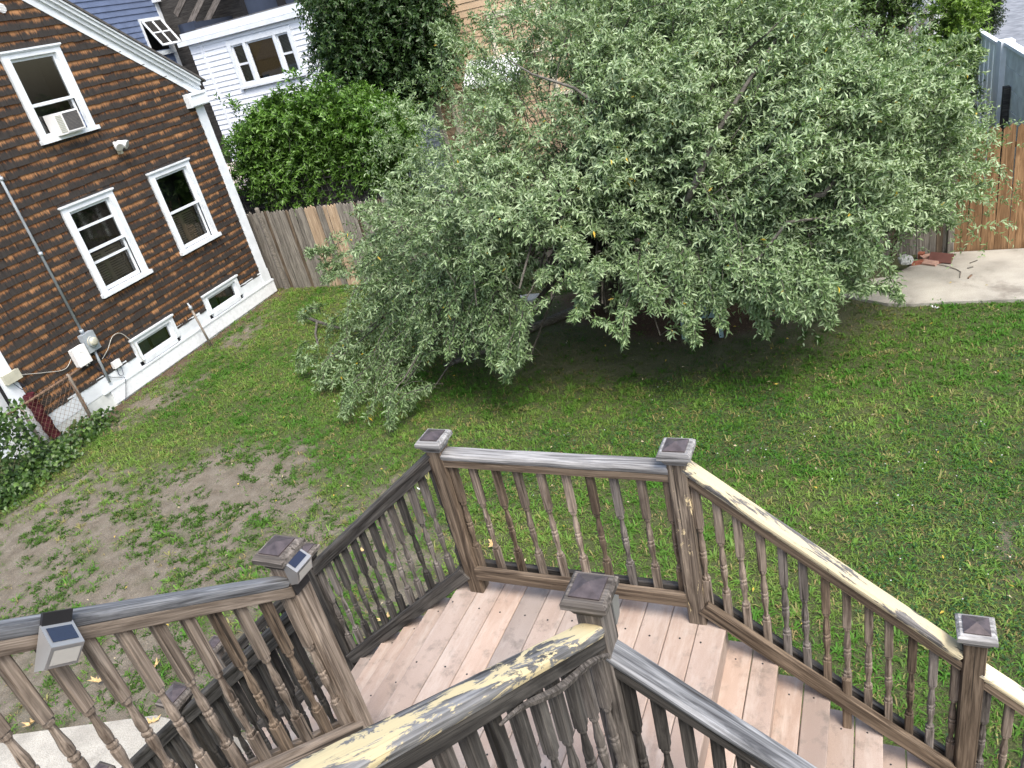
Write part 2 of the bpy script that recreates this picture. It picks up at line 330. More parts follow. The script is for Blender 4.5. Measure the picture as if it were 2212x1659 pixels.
# ------------------------------------------------------------ porch staircase
D = 1.1675; X3 = 1.287; RUN, RISE = .2375, .2
st = thing('porch_staircase', 'weathered wooden staircase with pinkish landing boards and turned balusters', 'staircase', (.64, -.6, GZ))
for i in range(11):                                                       # landing boards run away from the porch
    board('deck_board', (-.0715+.143*i, -1.25, -.0125), (-.0715+.143*i, .07, -.0125), .140, .025, M['deck'], st, c=.004)
def tread(xa, xb, z, y0=-1.24, y1=.06):
    n = 2; w = (xb-xa)/n
    for i in range(n): board('tread_board', (xa+w*(i+.5), y0, z-.0125), (xa+w*(i+.5), y1, z-.0125), w-.004, .025, M['deck'], st, c=.005)
for i in range(1, 11):
    tread(1.432+RUN*(i-1)-.025, 1.432+RUN*i, -RISE*i); tread(-.143-.247*i-.008, -.143-.247*(i-1)+.018, -RISE*i)
for i in range(0, 11):                                                    # risers
    board('riser', (1.405+RUN*i, -1.2, -RISE*i-.125), (1.405+RUN*i, .03, -RISE*i-.125), .02, .195, M['deck'], st)
    board('riser', (-.115-.247*i, -1.2, -RISE*i-.125), (-.115-.247*i, .03, -RISE*i-.125), .02, .195, M['deck'], st)
for i in range(7):                                                        # flight up to the porch, risers and treads
    y = -1.215-.265*i
    board('riser', (-.02, y, RISE*i+.0875), (1.31, y, RISE*i+.0875), .02, .17, M['deck'], st)
    for q in (.068, .205): board('tread_board', (-.02, y-q+.02, RISE*(i+1)-.0125), (1.31, y-q+.02, RISE*(i+1)-.0125), .135, .025, M['deck'], st, c=.004)
for yy in (-1.10, -.12): 
    board('stringer', (1.36, yy, -.36), (1.36+RUN*9.6, yy, -.36-RISE*9.6), .038, .24, M['dark'], st)
    board('stringer', (-.08, yy, -.36), (-.08-.247*9.6, yy, -.36-RISE*9.6), .038, .24, M['dark'], st)
board('fascia', (-.08, .035, -.12), (1.37, .035, -.12), .03, .18, M['brown'], st)
for xx in (.02, 1.27):
    for yy in (-1.1, -.03): board('support_post', (xx, yy, GZ), (xx, yy, -.03), .089, .089, M['dark'], st, up=(0, 1, 0))
for xx in (-.02, 1.31): board('stringer', (xx, -1.2, -.05), (xx, -3.0, 1.3), .038, .24, M['dark'], st)
porch = thing('porch_floor', 'upper porch floor of composite boards behind the camera', 'porch', (2, -4, 1.4))
for i in range(12): board('deck_board', (-1.5, -3.12-.143*i, 1.3875), (5.5, -3.12-.143*i, 1.3875), .14, .025, M['deck'], porch)
bpy.data.objects.remove(porch) if False else None
_post = {}
def capgeo():
    mb = MB()
    for r0, r1, z0, z1 in ((.0475, .052, 0, .012), (.052, .063, .012, .03), (.063, .066, .03, .04), (.0755, .0755, .0405, .062), (.0755, .064, .062, .075)):
        a = [(-r0, -r0, z0), (r0, -r0, z0), (r0, r0, z0), (-r0, r0, z0), (-r1, -r1, z1), (r1, -r1, z1), (r1, r1, z1), (-r1, r1, z1)]
        mb.add(a, [(0, 3, 2, 1), (4, 5, 6, 7), (0, 1, 5, 4), (1, 2, 6, 5), (2, 3, 7, 6), (3, 0, 4, 7)])
    return mb
def plategeo():
    mb = MB(); a, b = .051, .047
    mb.add([(-a,-a,0),(a,-a,0),(a,a,0),(-a,a,0),(-a,-a,.006),(a,-a,.006),(a,a,.006),(-a,a,.006),(0,0,.024)],
           [(0,3,2,1),(0,1,5,4),(1,2,6,5),(2,3,7,6),(3,0,4,7),(4,5,8),(5,6,8),(6,7,8),(7,4,8)]); return mb
def newel(x, y, z0, apex, mat=None, capm=None, rz=0):
    mat = mat or M['brown']; zc = apex-.099
    p = board('newel_post', (x, y, z0), (x, y, zc+.005), .089, .089, mat, st, up=(0, 1, 0), c=.005)
    for nm, geo, m, dz in (('post_cap', capgeo, capm or M['grey'], 0), ('cap_plate', plategeo, M['capmetal'], .0752)):
        key = (nm, m.name)
        if key not in _post: g = geo(); _post[key] = mesh_from(nm, g.v, g.f, m)
        link(bpy.data.objects.new(nm, _post[key]), Matrix.Translation((x, y, zc+dz)) @ Matrix.Rotation(rz, 4, 'Z'), p)
    return p
newel(0, 0, 0, 1.098, M['brown'], M['bleach']); newel(X3, 0, 0, 1.098, M['post_peel'], M['bleach'])
newel(0, -D, 0, 1.356, M['tan'], M['grey']); newel(X3, -D, 0, 1.356, M['grey'], M['grey'])
newel(2.50, 0, GZ, .212, M['brown'], M['bleach']); newel(2.50, -D, GZ, .212); newel(3.80, 0, GZ, -.98); newel(3.80, -D, GZ, -.98)
newel(-1.285, 0, GZ, .145, M['dark']); newel(-1.28, -D, GZ, .16, M['dark']); newel(-2.736, 0, GZ, -1.037, M['grey'], M['grey']); newel(-2.736, -D, GZ, -1.037, M['dark'])
board('support_post', (1.98, -.02, -.62), (1.98, -.02, -.25), .042, .042, M['brown'], st, up=(0, 1, 0))
_bal = {}
def balmesh(mat):
    """turned baluster of length 1 along local x, square ends, 0.036 wide"""
    if mat.name in _bal: return _bal[mat.name]
    mb = MB(); h = .019
    def sq(x0, x1, c=.004):
        pr = [(h-c, -h), (h, -h+c), (h, h-c), (h-c, h), (-h+c, h), (-h, h-c), (-h, -h+c), (-h+c, -h)]
        mb.add([(x, y, z) for x in (x0, x1) for y, z in pr], [(k, (k+1) % 8, 8+(k+1) % 8, 8+k) for k in range(8)]+[tuple(range(8))[::-1], tuple(range(8, 16))])
    sq(0, .245); sq(.645, 1.0)
    prof = [(.240, .0175), (.248, .015), (.256, .0185), (.268, .0185), (.276, .013), (.30, .0105), (.35, .0135), (.395, .018), (.425, .018), (.437, .0125), (.444, .018), (.456, .0185), (.465, .0125),
            (.475, .0165), (.51, .0175), (.55, .0135), (.60, .0105), (.612, .013), (.62, .0175), (.634, .0175), (.64, .014), (.65, .017)]
    mb.tube([(a, 0, 0) for a, r in prof], [r for a, r in prof], 10)
    me = mesh_from('baluster', mb.v, mb.f, mat); _bal[mat.name] = me; return me
def baluster(x, y, z0, z1, mat):
    L = z1-z0; a = random.uniform(-.015, .015)
    o = link(bpy.data.objects.new('baluster', balmesh(mat)), Matrix.Translation((x, y, z0)) @ Matrix.Rotation(-math.pi/2+a*.6, 4, 'Y') @ Matrix.Rotation(random.choice((0, math.pi/2, math.pi, -math.pi/2)), 4, 'X') @ Matrix.Diagonal((L, 1, 1, 1)), st)
    return o
_rp = {}
def railcap(p0, p1, mat, w=.092, t=.044):
    """moulded top rail: domed top, narrower foot"""
    L, Mx = axes(p0, p1, (0, 0, 1)); key = (round(L, 3), mat.name)
    if key not in _rp:
        a = w/2; pr = [(-a+.012, -t), (a-.012, -t), (a-.004, -t+.008), (a, -t*.55), (a, -.014), (a-.010, -.003), (a*.35, 0), (-a*.35, 0), (-a+.010, -.003), (-a, -.014), (-a, -t*.55), (-a+.004, -t+.008)]
        n = len(pr); sg = 10; v = []
        for i in range(sg+1):
            xx = -L/2+L*i/sg
            v += [(xx, y_+.0015*math.sin(i*1.7), z_) for y_, z_ in pr]
        f = [(i*n+k_, i*n+(k_+1) % n, (i+1)*n+(k_+1) % n, (i+1)*n+k_) for i in range(sg) for k_ in range(n)]+[tuple(range(n))[::-1], tuple(range(sg*n, sg*n+n))]
        _rp[key] = mesh_from('handrail', v, f, mat)
    link(bpy.data.objects.new('handrail', _rp[key]), Mx, st)
def railing(p0, p1, ztop0, ztop1, zlow0, zlow1, n, mcap, msub, mbal, ends=(.062, .062), front=(0, -1)):
    """p0,p1: xy of the newel centres; ztop/zlow heights at the centres; front: direction to the inside"""
    p0 = np.array(p0, float); p1 = np.array(p1, float); L = np.linalg.norm(p1-p0); d = (p1-p0)/L; fr = np.array(front, float)
    P = lambda s, z, off=0: (*(p0+d*s+fr*off), z); zt = lambda s: ztop0+(ztop1-ztop0)*s/L; zl = lambda s: zlow0+(zlow1-zlow0)*s/L
    slope = math.hypot(1, (ztop1-ztop0)/L)
    a, b = .04, L-.04
    railcap(P(a, zt(a)), P(b, zt(b)), mcap)
    for off in (.029, -.029): board('rail_moulding', P(a, zt(a)-.044*slope-.020, off), P(b, zt(b)-.044*slope-.020, off), .019, .044, msub, st)
    board('bottom_rail', P(a, zl(a)-.041, .038), P(b, zl(b)-.041, .038), .036, .084, msub, st)
    board('bottom_rail', P(a, zl(a)-.055, -.038), P(b, zl(b)-.055, -.038), .036, .084, M['dark'] if msub is M['brown'] else msub, st)
    for i in range(n):
        s = ends[0]+(L-ends[0]-ends[1])*i/(n-1); q = p0+d*s
        baluster(q[0], q[1], zl(s)-.07, zt(s)-.046*slope, random.choice(mbal))
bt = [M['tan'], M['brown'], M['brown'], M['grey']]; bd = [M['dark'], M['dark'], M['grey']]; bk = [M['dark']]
railing((0, 0), (X3, 0), .985, .978, .195, .20, 10, M['bleach'], M['brown'], bt)
railing((X3, 0), (2.50, 0), 1.020, .0, .195, -.775, 13, M['peel_white'], M['brown'], [M['tan'], M['brown'], M['tan'], M['grey']])
railing((2.50, 0), (3.80, 0), -.02, -1.09, -.775, -1.87, 14, M['peel_white'], M['brown'], bt)
railing((0, 0), (-1.285, 0), 1.020, -.005, .215, -.845, 13, M['dark'], M['dark'], bd)
railing((-1.285, 0), (-2.736, 0), -.02, -1.22, -.845, -2.03, 14, M['dark'], M['dark'], bd)
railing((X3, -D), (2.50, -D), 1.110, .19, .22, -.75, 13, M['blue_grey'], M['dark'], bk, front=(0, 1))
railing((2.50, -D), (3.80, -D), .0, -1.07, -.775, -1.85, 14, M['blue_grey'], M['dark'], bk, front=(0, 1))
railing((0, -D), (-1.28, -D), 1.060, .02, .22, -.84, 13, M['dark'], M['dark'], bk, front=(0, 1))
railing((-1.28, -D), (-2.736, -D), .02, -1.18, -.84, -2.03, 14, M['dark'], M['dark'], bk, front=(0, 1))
railing((0, -D), (0, -2.75), 1.185, 2.36, .32, 1.52, 16, M['blue_grey'], M['tan'], [M['tan'], M['tan'], M['brown']], front=(1, 0))
railing((X3, -D), (X3, -2.75), 1.185, 2.36, .32, 1.52, 16, M['peel'], M['dark'], [M['dark'], M['grey'], M['dark']], front=(-1, 0))
newel(0, -2.75, 1.0, 2.6); newel(X3, -2.75, 1.0, 2.6)
sv = []
for i in range(15):
    t = i/14; sv.append((X3+.047-.012*math.sin(t*3), -D-.06-.62*t, 1.105+.46*t+.012*math.sin(t*9)))
part('loose_trim_strip', MB().tube(sv, [.004+.010*math.sin(math.pi*min(1, .12+t/16)) for t in range(15)], 5), M['grey'], st, label='split trim strip hanging loose under the rail')
mb = MB()                                                                  # screw heads
for i in range(11):
    for yy in (-.16, -.58, -1.0):
        for q in (.035,) if i in (0, 10) else (.07,):
            x = -.143+.143*i+q+random.uniform(-.01, .01); mb.lathe([(.0055, 0), (.0055, .0012)], 7, (x, yy+random.uniform(-.02, .02), .0005))
for i in range(1, 9):
    for sgn in (1, -1):
        for yy in (-.05, -.58, -1.0):
            for q in (.05, .17):
                x = 1.42+RUN*(i-1)+q if sgn > 0 else -.14-.247*(i-1)-q
                mb.lathe([(.005, 0), (.005, .0012)], 7, (x+random.uniform(-.01, .01), yy+random.uniform(-.015, .015), -RISE*i+.0005))
part('screw_head', mb, M['black'], st, kind='stuff')
# solar lights: wedge housing, tilted solar panel on top, frosted lens below
def solar(M4, label, bz=(-.16, .07)):
    M4 = M4 @ Matrix.Diagonal((.82, .82, .82, 1))
    t = bpy.data.objects.new('solar_light', None); link(t, M4); tag(t, label, 'solar light', 'solar step lights')
    def lp(nm, mb, m):
        o = link(bpy.data.objects.new(nm, mesh_from(nm, mb.v, mb.f, m)), M4, t); return o
    w = .058                                                                # local: x along the wall, y outwards, z up
    mb = MB().add([(-w,0,.06),(w,0,.06),(w,.075,.0),(-w,.075,.0),(-w,0,-.09),(w,0,-.09),(w,.05,-.075),(-w,.05,-.075)],
                  [(0,1,2,3),(4,7,6,5),(3,2,6,7),(0,3,7,4),(1,5,6,2),(0,4,5,1)]); lp('housing', mb, M['steel'])
    n = Vector((0, .625, .78)); o = n*.002
    mb = MB().add([(-w*.78,.014,.0488),(w*.78,.014,.0488),(w*.78,.060,.012),(-w*.78,.060,.012)], [(0, 1, 2, 3)]); mb.v = [tuple(Vector(p)+o) for p in mb.v]; lp('solar_panel', mb, M['solar'])
    mb = MB().add([(-w*.82,.0735,-.012),(w*.82,.0735,-.012),(w*.82,.056,-.064),(-w*.82,.056,-.064)], [(0, 3, 2, 1)]); mb.v = [(a, b+.002, c) for a, b, c in mb.v]; lp('lens', mb, M['lens'])
    mb = MB().box(-w*.9, w*.9, -.008, .004, *bz); lp('bracket', mb, M['black'])
def sm4(o, xdir, ydir):
    x = Vector(xdir); y = Vector(ydir); z = x.cross(y); return Matrix(((x.x,y.x,z.x,o[0]),(x.y,y.y,z.y,o[1]),(x.z,y.z,z.z,o[2]),(0,0,0,1)))
solar(sm4((.052, -1.175, 1.265), (0, -1, 0), (1, 0, 0)), 'small steel solar light on the post with the stair light behind the rail')
sl_ = Vector((0, -1, .745)).normalized()
solar(sm4((.055, -2.0, 1.725), sl_, (1, 0, 0)), 'steel solar light hanging under the grey handrail at the left edge', (-.02, .10))
solar(sm4((1.287, -1.118, 1.20), (1, 0, 0), (0, 1, 0)), 'solar light seen from behind on the near post beside the peeling rail')
# ------------------------------------------------------------ walls helper
class Wall:
    def __init__(s, kind, d): s.k = kind; s.d = d
    def p(s, u, n, z): return (s.d+n, u, z) if s.k == 'x' else (u, s.d-n, z)
    def box(s, mb, u0, u1, n0, n1, z0, z1):
        a = s.p(u0, n0, z0); b = s.p(u1, n1, z1); return mb.box(min(a[0], b[0]), max(a[0], b[0]), min(a[1], b[1]), max(a[1], b[1]), z0, z1)
    def quad(s, mb, u0, u1, z0, z1, n): return mb.add([s.p(u0, n, z0), s.p(u1, n, z0), s.p(u1, n, z1), s.p(u0, n, z1)], [(0, 1, 2, 3)])
def wallcols(wall, us, zb, top, holes, n):
    """vertical strips of a wall plane under a piecewise top line, holes left open"""
    mb = MB(); us = sorted(set(us+[h[0] for h in holes]+[h[1] for h in holes]))
    for a, b in zip(us[:-1], us[1:]):
        zs = sorted([(h[2], h[3]) for h in holes if h[0] < (a+b)/2 < h[1]]); z = zb
        for z0, z1 in zs:
            mb.add([wall.p(a, n, z), wall.p(b, n, z), wall.p(b, n, z0), wall.p(a, n, z0)], [(0, 1, 2, 3)]); z = z1
        mb.add([wall.p(a, n, z), wall.p(b, n, z), wall.p(b, n, top(b)), wall.p(a, n, top(a))], [(0, 1, 2, 3)])
    return mb
def frame4(mb, wall, u0, u1, z0, z1, n0, n1, w, wt=None, wb=None):
    wt = wt or w; wb = wb or w
    wall.box(mb, u0, u0+w, n0, n1, z0, z1); wall.box(mb, u1-w, u1, n0, n1, z0, z1)
    wall.box(mb, u0+w, u1-w, n0, n1-.001, z1-wt, z1); wall.box(mb, u0+w, u1-w, n0, n1-.001, z0, z0+wb)
def window(parent, wall, u0, u1, z0, z1, mat, frame, cas=.13, hung=True, sill=True, mid=.5, fill=None, deep=.5, storm=None):
    """returns the window part; opening is inside the casing"""
    mb = MB(); a, b, c, d = u0+cas, u1-cas, z0+(.07 if sill else cas*.8), z1-cas
    wall.box(mb, u0, a, -.02, .045, c, z1-.03); wall.box(mb, b, u1, -.02, .045, c, z1-.03); wall.box(mb, a, b, -.02, .043, d, z1-.03)
    wall.box(mb, u0-.03, u1+.03, -.02, .075, z1-.03, z1); wall.box(mb, u0-.015, u1+.015, -.02, .06, z1-.05, z1-.03)
    for q in (0, 1): wall.box(mb, a-.022 if q == 0 else b, a if q == 0 else b+.022, .043, .058, c, d)
    if not sill: wall.box(mb, a, b, -.02, .043, z0, c)
    w = part('window', mb, mat, parent, frame)
    if sill: s_ = MB(); wall.box(s_, u0-.04, u1+.04, -.02, .095, z0, z0+.07); part('sill', s_, mat, w, frame)
    f = MB()
    if hung:
        zm = c+(d-c)*mid; frame4(f, wall, a, b, zm-.02, d, -.05, -.012, .05); frame4(f, wall, a, b, c, zm+.02, -.09, -.053, .05, wb=.075)
        panes = [(zm+.03, d-.05, -.03), (c+.075, zm-.03, -.07)]
    else: frame4(f, wall, a, b, c, d, -.06, -.012, .055); panes = [(c+.055, d-.055, -.035)]
    part('sash', f, mat, w, frame)
    for zz0, zz1, n in panes: p = MB(); wall.quad(p, a+.05, b-.05, zz0, zz1, n); part('pane', p, M['glass'], w, frame)
    if storm:
        s_ = MB()
        for z_ in storm: wall.box(s_, a+.05, b-.05, -.025, -.008, z_-.022, z_+.022)
        part('sash_bar', s_, mat, w, frame)
    r = MB(); r.add([wall.p(u, n, z) for u, z in ((a, c), (b, c), (b, d), (a, d)) for n in (-.095, -deep)], [(0, 2, 3, 1), (2, 4, 5, 3), (4, 6, 7, 5), (6, 0, 1, 7), (1, 3, 5, 7)])
    part('recess', r, M['interior'], w, frame)
    if fill: fill(w, a, b, c, d)
    return w, (a, b, c, d)
def louvres(parent, wall, frame, a, b, c, d, n, mat, leafs=2, pitch=.045):
    for i in range(leafs):
        u0 = a+(b-a)*i/leafs; u1 = a+(b-a)*(i+1)/leafs; mb = MB(); frame4(mb, wall, u0, u1, c, d, n-.02, n, .05)
        z = c+.06
        while z < d-.06: mb.add([wall.p(u0+.05, n-.02, z+pitch*.7), wall.p(u1-.05, n-.02, z+pitch*.7), wall.p(u1-.05, n, z), wall.p(u0+.05, n, z)], [(0, 1, 2, 3)]); z += pitch
        part('shutter', mb, mat, parent, frame)
# ------------------------------------------------------------ shingle house
WX = -10.42; SW = Wall('x', WX); A_Y, A_Z, SLP = 7.62, 5.13, .66
sh = thing('shingle_house', 'dark brown cedar shingle house with white trimmed windows and gable', 'house', (WX, 7.9, GZ), HM)
top = lambda u: A_Z-.14-SLP*abs(u-A_Y) if u > A_Y else A_Z-.14-.75*abs(u-A_Y)
WIN = dict(u=(7.14, 8.36, 2.43, 3.93), l=(6.85, 8.07, -.33, 1.40), r=(9.05, 10.27, -.33, 1.40), bl=(6.93, 8.10, -1.83, -1.26), br=(9.08, 10.28, -1.83, -1.28))
holes = [(w[0]+.1, w[1]-.1, w[2]+.03, w[3]-.1) for w in WIN.values()]
part('wall', wallcols(SW, [4.3, A_Y, 11.36], GZ-.05, top, holes, -.012), M['interior'], sh, HM)
wb = MB(); wb.box(WX-8, WX-.6, 4.3, 11.36, GZ, 2.3); part('house_body', wb, M['trim'], sh, HM)
def lowers(w, a, b, c, d): louvres(w, SW, HM, a+.02, b-.02, c+.02, c+(d-c)*.44, -.20, M['shutter'])
def blindU(w, a, b, c, d):
    m = MB(); SW.quad(m, a, b, c+.4, d, -.25); part('curtain', m, M['slatblind'], w, HM)
window(sh, SW, *WIN['u'], M['trim'], HM, fill=None, mid=.42)
window(sh, SW, *WIN['l'], M['trim'], HM, fill=lowers, storm=[.93, .29]); window(sh, SW, *WIN['r'], M['trim'], HM, fill=lowers)
def dusty(w, a, b, c, d):
    m = MB(); SW.quad(m, a, b, c, d, -.16); part('curtain', m, M['dusty'], w, HM)
    f = MB(); SW.box(f, (a+b)/2-.05, (a+b)/2-.01, -.15, -.11, c, d); part('mullion', f, M['interior'], w, HM)
M['dusty'] = plain('dusty_basement_curtain', (.085, .115, .11), .8, .2, .3, 3)
for q in ('bl', 'br'): window(sh, SW, *WIN[q], M['trim'], HM, cas=.11, hung=False, sill=False, fill=dusty)
# shingles, course by course; the biggest 300 in the photograph are parts of their own
EXPO = .153; rows = []; z = -1.60; r_i = 0
ob = [(w[0]-.02, w[1]+.02, w[2]-.01, w[3]+.02) for w in WIN.values()]
allsh = []
while z < A_Z-.2:
    hi = min(z+EXPO, A_Z)
    uL = 4.60; uR = 11.10
    lim = (A_Z-.10-z-EXPO*.35)/SLP; uR = min(uR, A_Y+lim); uL = max(uL, A_Y-(A_Z-.10-z-EXPO*.35)/.75)
    iv = [(uL, uR)]; part_iv = []
    for o in ob:
        if o[2] < z+EXPO and o[3] > z:
            nv = []
            for a, b in iv:
                if o[1] <= a or o[0] >= b: nv.append((a, b)); continue
                if .03 < z+EXPO-o[3] < EXPO*.6+.001 or (.0 < o[3]-z < EXPO*.95 and o[3] < z+EXPO): part_iv.append((max(a, o[0]), min(b, o[1]), o[3]-.015, z+EXPO+.05))
                elif z+.02 < o[2]: part_iv.append((max(a, o[0]), min(b, o[1]), z, min(z+EXPO+.05, o[2]+.05)))
                if o[0]-a > .03: nv.append((a, o[0]))
                if b-o[1] > .03: nv.append((o[1], b))
            iv = nv
    wob = random.uniform(-.004, .004)
    for a, b in iv:
        u = a
        while u < b-.02:
            w = random.uniform(.11, .25); w = min(w, b-u) if b-u-w > .06 else b-u
            allsh.append((u+.0025, u+w-.0025, z+wob+random.uniform(-.006, .006), z+EXPO+.05, random.uniform(0, .007))); u += w
    for a, b, z0, z1 in part_iv:
        u = a
        while u < b-.02:
            w = random.uniform(.11, .25); w = min(w, b-u) if b-u-w > .06 else b-u
            allsh.append((u+.0025, u+w-.0025, z0, z1, random.uniform(0, .005))); u += w
    z += EXPO
def shgeo(s, idx):
    u0, u1, z0, z1, e = s; t = .022+e*1.6; tl = random.uniform(-.003, .003)
    P = [SW.p(u0, t, z0), SW.p(u1, t+tl, z0+tl), SW.p(u1, .001, z1), SW.p(u0, .001, z1), SW.p(u0, -.004, z0), SW.p(u1, -.004, z0)]
    f = [(0, 1, 2, 3), (4, 5, 1, 0), (0, 3, 4), (1, 5, 2)]
    w = u1-u0; U = [(0, 0), (w*5, 0), (w*5, 1.3), (0, 1.3), (0, 0), (w*5, 0)]; k0 = idx*2.0
    U = [(k0+.02+min(.95, x), y) for x, y in U]
    return P, f, U
def shmesh(name, lst, i0):
    v = []; f = []; uvs = []
    for j, s in enumerate(lst):
        P, q, U = shgeo(s, i0+j); k0 = len(v); v += P
        for face in q: f.append(tuple(i+k0 for i in face)); uvs += [U[i] for i in face]
    a = np.array(v); c = (a.min(0)+a.max(0))/2; me = mesh_from(name, a-c, f, M['shingle'])
    ul = me.uv_layers.new(name='UVMap'); ul.data.foreach_set('uv', np.array(uvs, np.float32).ravel())
    link(bpy.data.objects.new(name, me), HM @ Matrix.Translation(c), sh); return bpy.data.objects[-1] if False else me
def pxsize(s):
    P = W(np.array(SW.p((s[0]+s[1])/2, 0, s[2]))); d = P-CAM; q = d@fw; x = d@RX/q*FPX+1106; y = 829.5-d@UX/q*FPX
    vis = -20 < x < 2232 and -20 < y < 1680
    return (s[1]-s[0])/q if vis else -1
order = sorted(allsh, key=pxsize, reverse=True); near = order[:300]; far = order[300:]
for i, s in enumerate(near): shmesh('shingle', [s], i)
nb = len(bpy.data.objects); shmesh('shingle', far, 300); 
for o in sh.children:
    if o.name.startswith('shingle') and len(o.data.polygons) > 100: o['kind'] = 'stuff'
# trim boards
mb = MB(); SW.box(mb, 11.09, 11.36, -.05, .035, -1.9, 2.45); part('corner_board', mb, M['trim'], sh, HM)
mb = MB(); SW.box(mb, 4.36, 4.62, -.05, .035, -1.95, 2.45); part('corner_board', mb, M['trim'], sh, HM)
for q in ((4.62, 6.93), (8.10, 9.08), (10.28, 11.40)):
    mb = MB(); SW.box(mb, *q, -.02, .020, -1.86, -1.555); part('skirt_board', mb, M['trim'], sh, HM)
mb = MB(); SW.box(mb, 6.05, 11.42, -.02, .045, -2.16, -1.862); part('skirt_board', mb, M['skirt'], sh, HM)
mb = MB(); SW.box(mb, 5.9, 11.43, -.02, .058, -1.88, -1.845); part('water_table', mb, M['trim'], sh, HM)
mb = MB(); SW.box(mb, 4.3, 6.05, -.3, .012, GZ-.1, -1.862); SW.box(mb, 6.05, 11.4, -.3, .02, GZ-.1, -2.165); part('foundation', mb, M['concrete_wall'], sh, HM)
def rake(u_end, sgn, s):
    """stepped gable trim along the roof slope"""
    for off, wd, n0, n1, nm in ((.09, .15, -.01, .03, 'rake_board'), (-.01, .07, -.01, .075, 'rake_moulding'), (-.075, .06, -.01, .125, 'rake_moulding'), (-.125, .035, -.01, .16, 'rake_moulding')):
        m = MB(); c = math.hypot(1, s); ln = abs(u_end-A_Y)
        q = [(0, -off*c-wd/2*c), (0, -off*c+wd/2*c)]
        vs = []
        for uu in (A_Y, u_end):
            for n in (n0, n1):
                for _, dz in q: vs.append(SW.p(uu, n, A_Z-s*abs(uu-A_Y)+dz))
        m.add(vs, [(0, 1, 3, 2), (4, 6, 7, 5), (0, 4, 5, 1), (2, 3, 7, 6), (1, 5, 7, 3), (0, 2, 6, 4)]); part(nm, m, M['trim'], sh, HM)
rake(11.42, 1, SLP); rake(4.2, -1, .75)
for ue, s in ((11.55, SLP), (4.1, .75)):
    c = math.hypot(1, s); vs = []
    for uu in (A_Y, ue):
        for n in (-8, .18):
            for dz in (.15*c, .19*c): vs.append(SW.p(uu, n, A_Z-s*abs(uu-A_Y)+dz))
    part('roof', MB().add(vs, [(0, 1, 3, 2), (4, 6, 7, 5), (0, 4, 5, 1), (2, 3, 7, 6), (1, 5, 7, 3), (0, 2, 6, 4)]), M['roofshingle'], sh, HM)
mb = MB(); SW.box(mb, 10.86, 11.46, -.02, .15, 2.30, 2.58); ret = part('cornice_return', mb, M['trim'], sh, HM)
mb = MB(); frame4(mb, SW, 10.90, 11.43, 2.32, 2.56, .149, .17, .035); part('panel_frame', mb, M['trim'], ret, HM)
for uu in (7.42, 7.60):
    mb = MB(); mb.tube([SW.p(uu, -.01, 4.56), SW.p(uu, .03, 4.56)], .075, 14)
    for q in range(-2, 3): mb.tube([SW.p(uu-.06, .033, 4.56+.022*q), SW.p(uu+.06, .033, 4.56+.022*q)], .006, 4)
    part('gable_vent', mb, M['plastic'], sh, HM)
# ------------------------------------------------------------ things on the shingle wall
ac = thing('air_conditioner', 'white window air conditioner under the raised sash of the upper window', 'air conditioner', SW.p(7.75, .1, 2.5), HM)
mb = MB(); SW.box(mb, 7.45, 7.99, -.05, .20, 2.50, 2.86); part('casing', mb, M['plastic'], ac, HM)
mb = MB(); SW.box(mb, 7.62, 7.96, .199, .206, 2.54, 2.83); part('grille', mb, M['acgrille'], ac, HM)
for i in range(11): mb = MB(); SW.box(mb, 7.465, 7.59, .199, .208, 2.535+.027*i, 2.547+.027*i); part('vent_slat', mb, M['beige'], ac, HM)
for i in range(13): mb = MB(); SW.box(mb, 7.62, 7.96, .205, .208, 2.548+.0215*i, 2.552+.0215*i); part('grille_bar', mb, M['pipe'], ac, HM)
mb = MB(); frame4(mb, SW, 7.60, 7.98, 2.52, 2.85, .2, .213, .018); part('grille_frame', mb, M['plastic'], ac, HM)
fl = thing('flood_light', 'white twin flood light with motion sensor on the shingle wall', 'flood light', SW.p(8.62, .02, 2.05), HM)
mb = MB(); mb.tube([SW.p(8.62, .0, 2.08), SW.p(8.62, .045, 2.08)], .055, 12); part('base_plate', mb, M['plastic'], fl, HM)
for du in (-.10, .10):
    mb = MB(); a = np.array(SW.p(8.62+du*.4, .05, 2.12)); dr = np.array([.8, du*3.0, -.45]); dr /= np.linalg.norm(dr)
    mb.tube([a+dr*t for t in (0, .03, .07, .15, .19, .192)], [.025, .038, .045, .08, .085, .065], 12); lampo = part('lamp_head', mb, M['plastic'], fl, HM, True)
    mb = MB(); mb.tube([a+dr*.188, a+dr*.194], .065, 12); part('lamp_glass', mb, M['lens'], lampo, HM)
mb = MB(); SW.box(mb, 8.585, 8.655, .03, .10, 1.90, 2.02); part('motion_sensor', mb, M['beige'], fl, HM)
me_ = thing('electric_meter', 'grey electric meter box with round glass dial and conduit', 'electric meter', SW.p(6.13, .06, -.95), HM)
mb = MB(); SW.box(mb, 5.98, 6.24, .02, .14, -1.05, -.70); part('meter_box', mb, M['galv'], me_, HM)
mb = MB(); mb.tube([SW.p(6.11, n, -.87) for n in (.14, .15, .15, .225, .235, .237)], [.095, .095, .075, .072, .055, .01], 20); part('dial_cover', mb, M['beige'], me_, HM, True)
mb = MB(); mb.tube([SW.p(6.11, .17, -.87), SW.p(6.11, .176, -.87)], .098, 20); part('dial_ring', mb, M['galv'], me_, HM)
mb = MB(); mb.tube([SW.p(6.09, .05, -.70), SW.p(6.07, .05, 4.2)], .024, 10); 
for zz in (-.68, .8, 2.1): mb.tube([SW.p(6.09, .05, zz), SW.p(6.09, .05, zz+.06)], .036, 10)
part('conduit', mb, M['galv'], me_, HM, True)
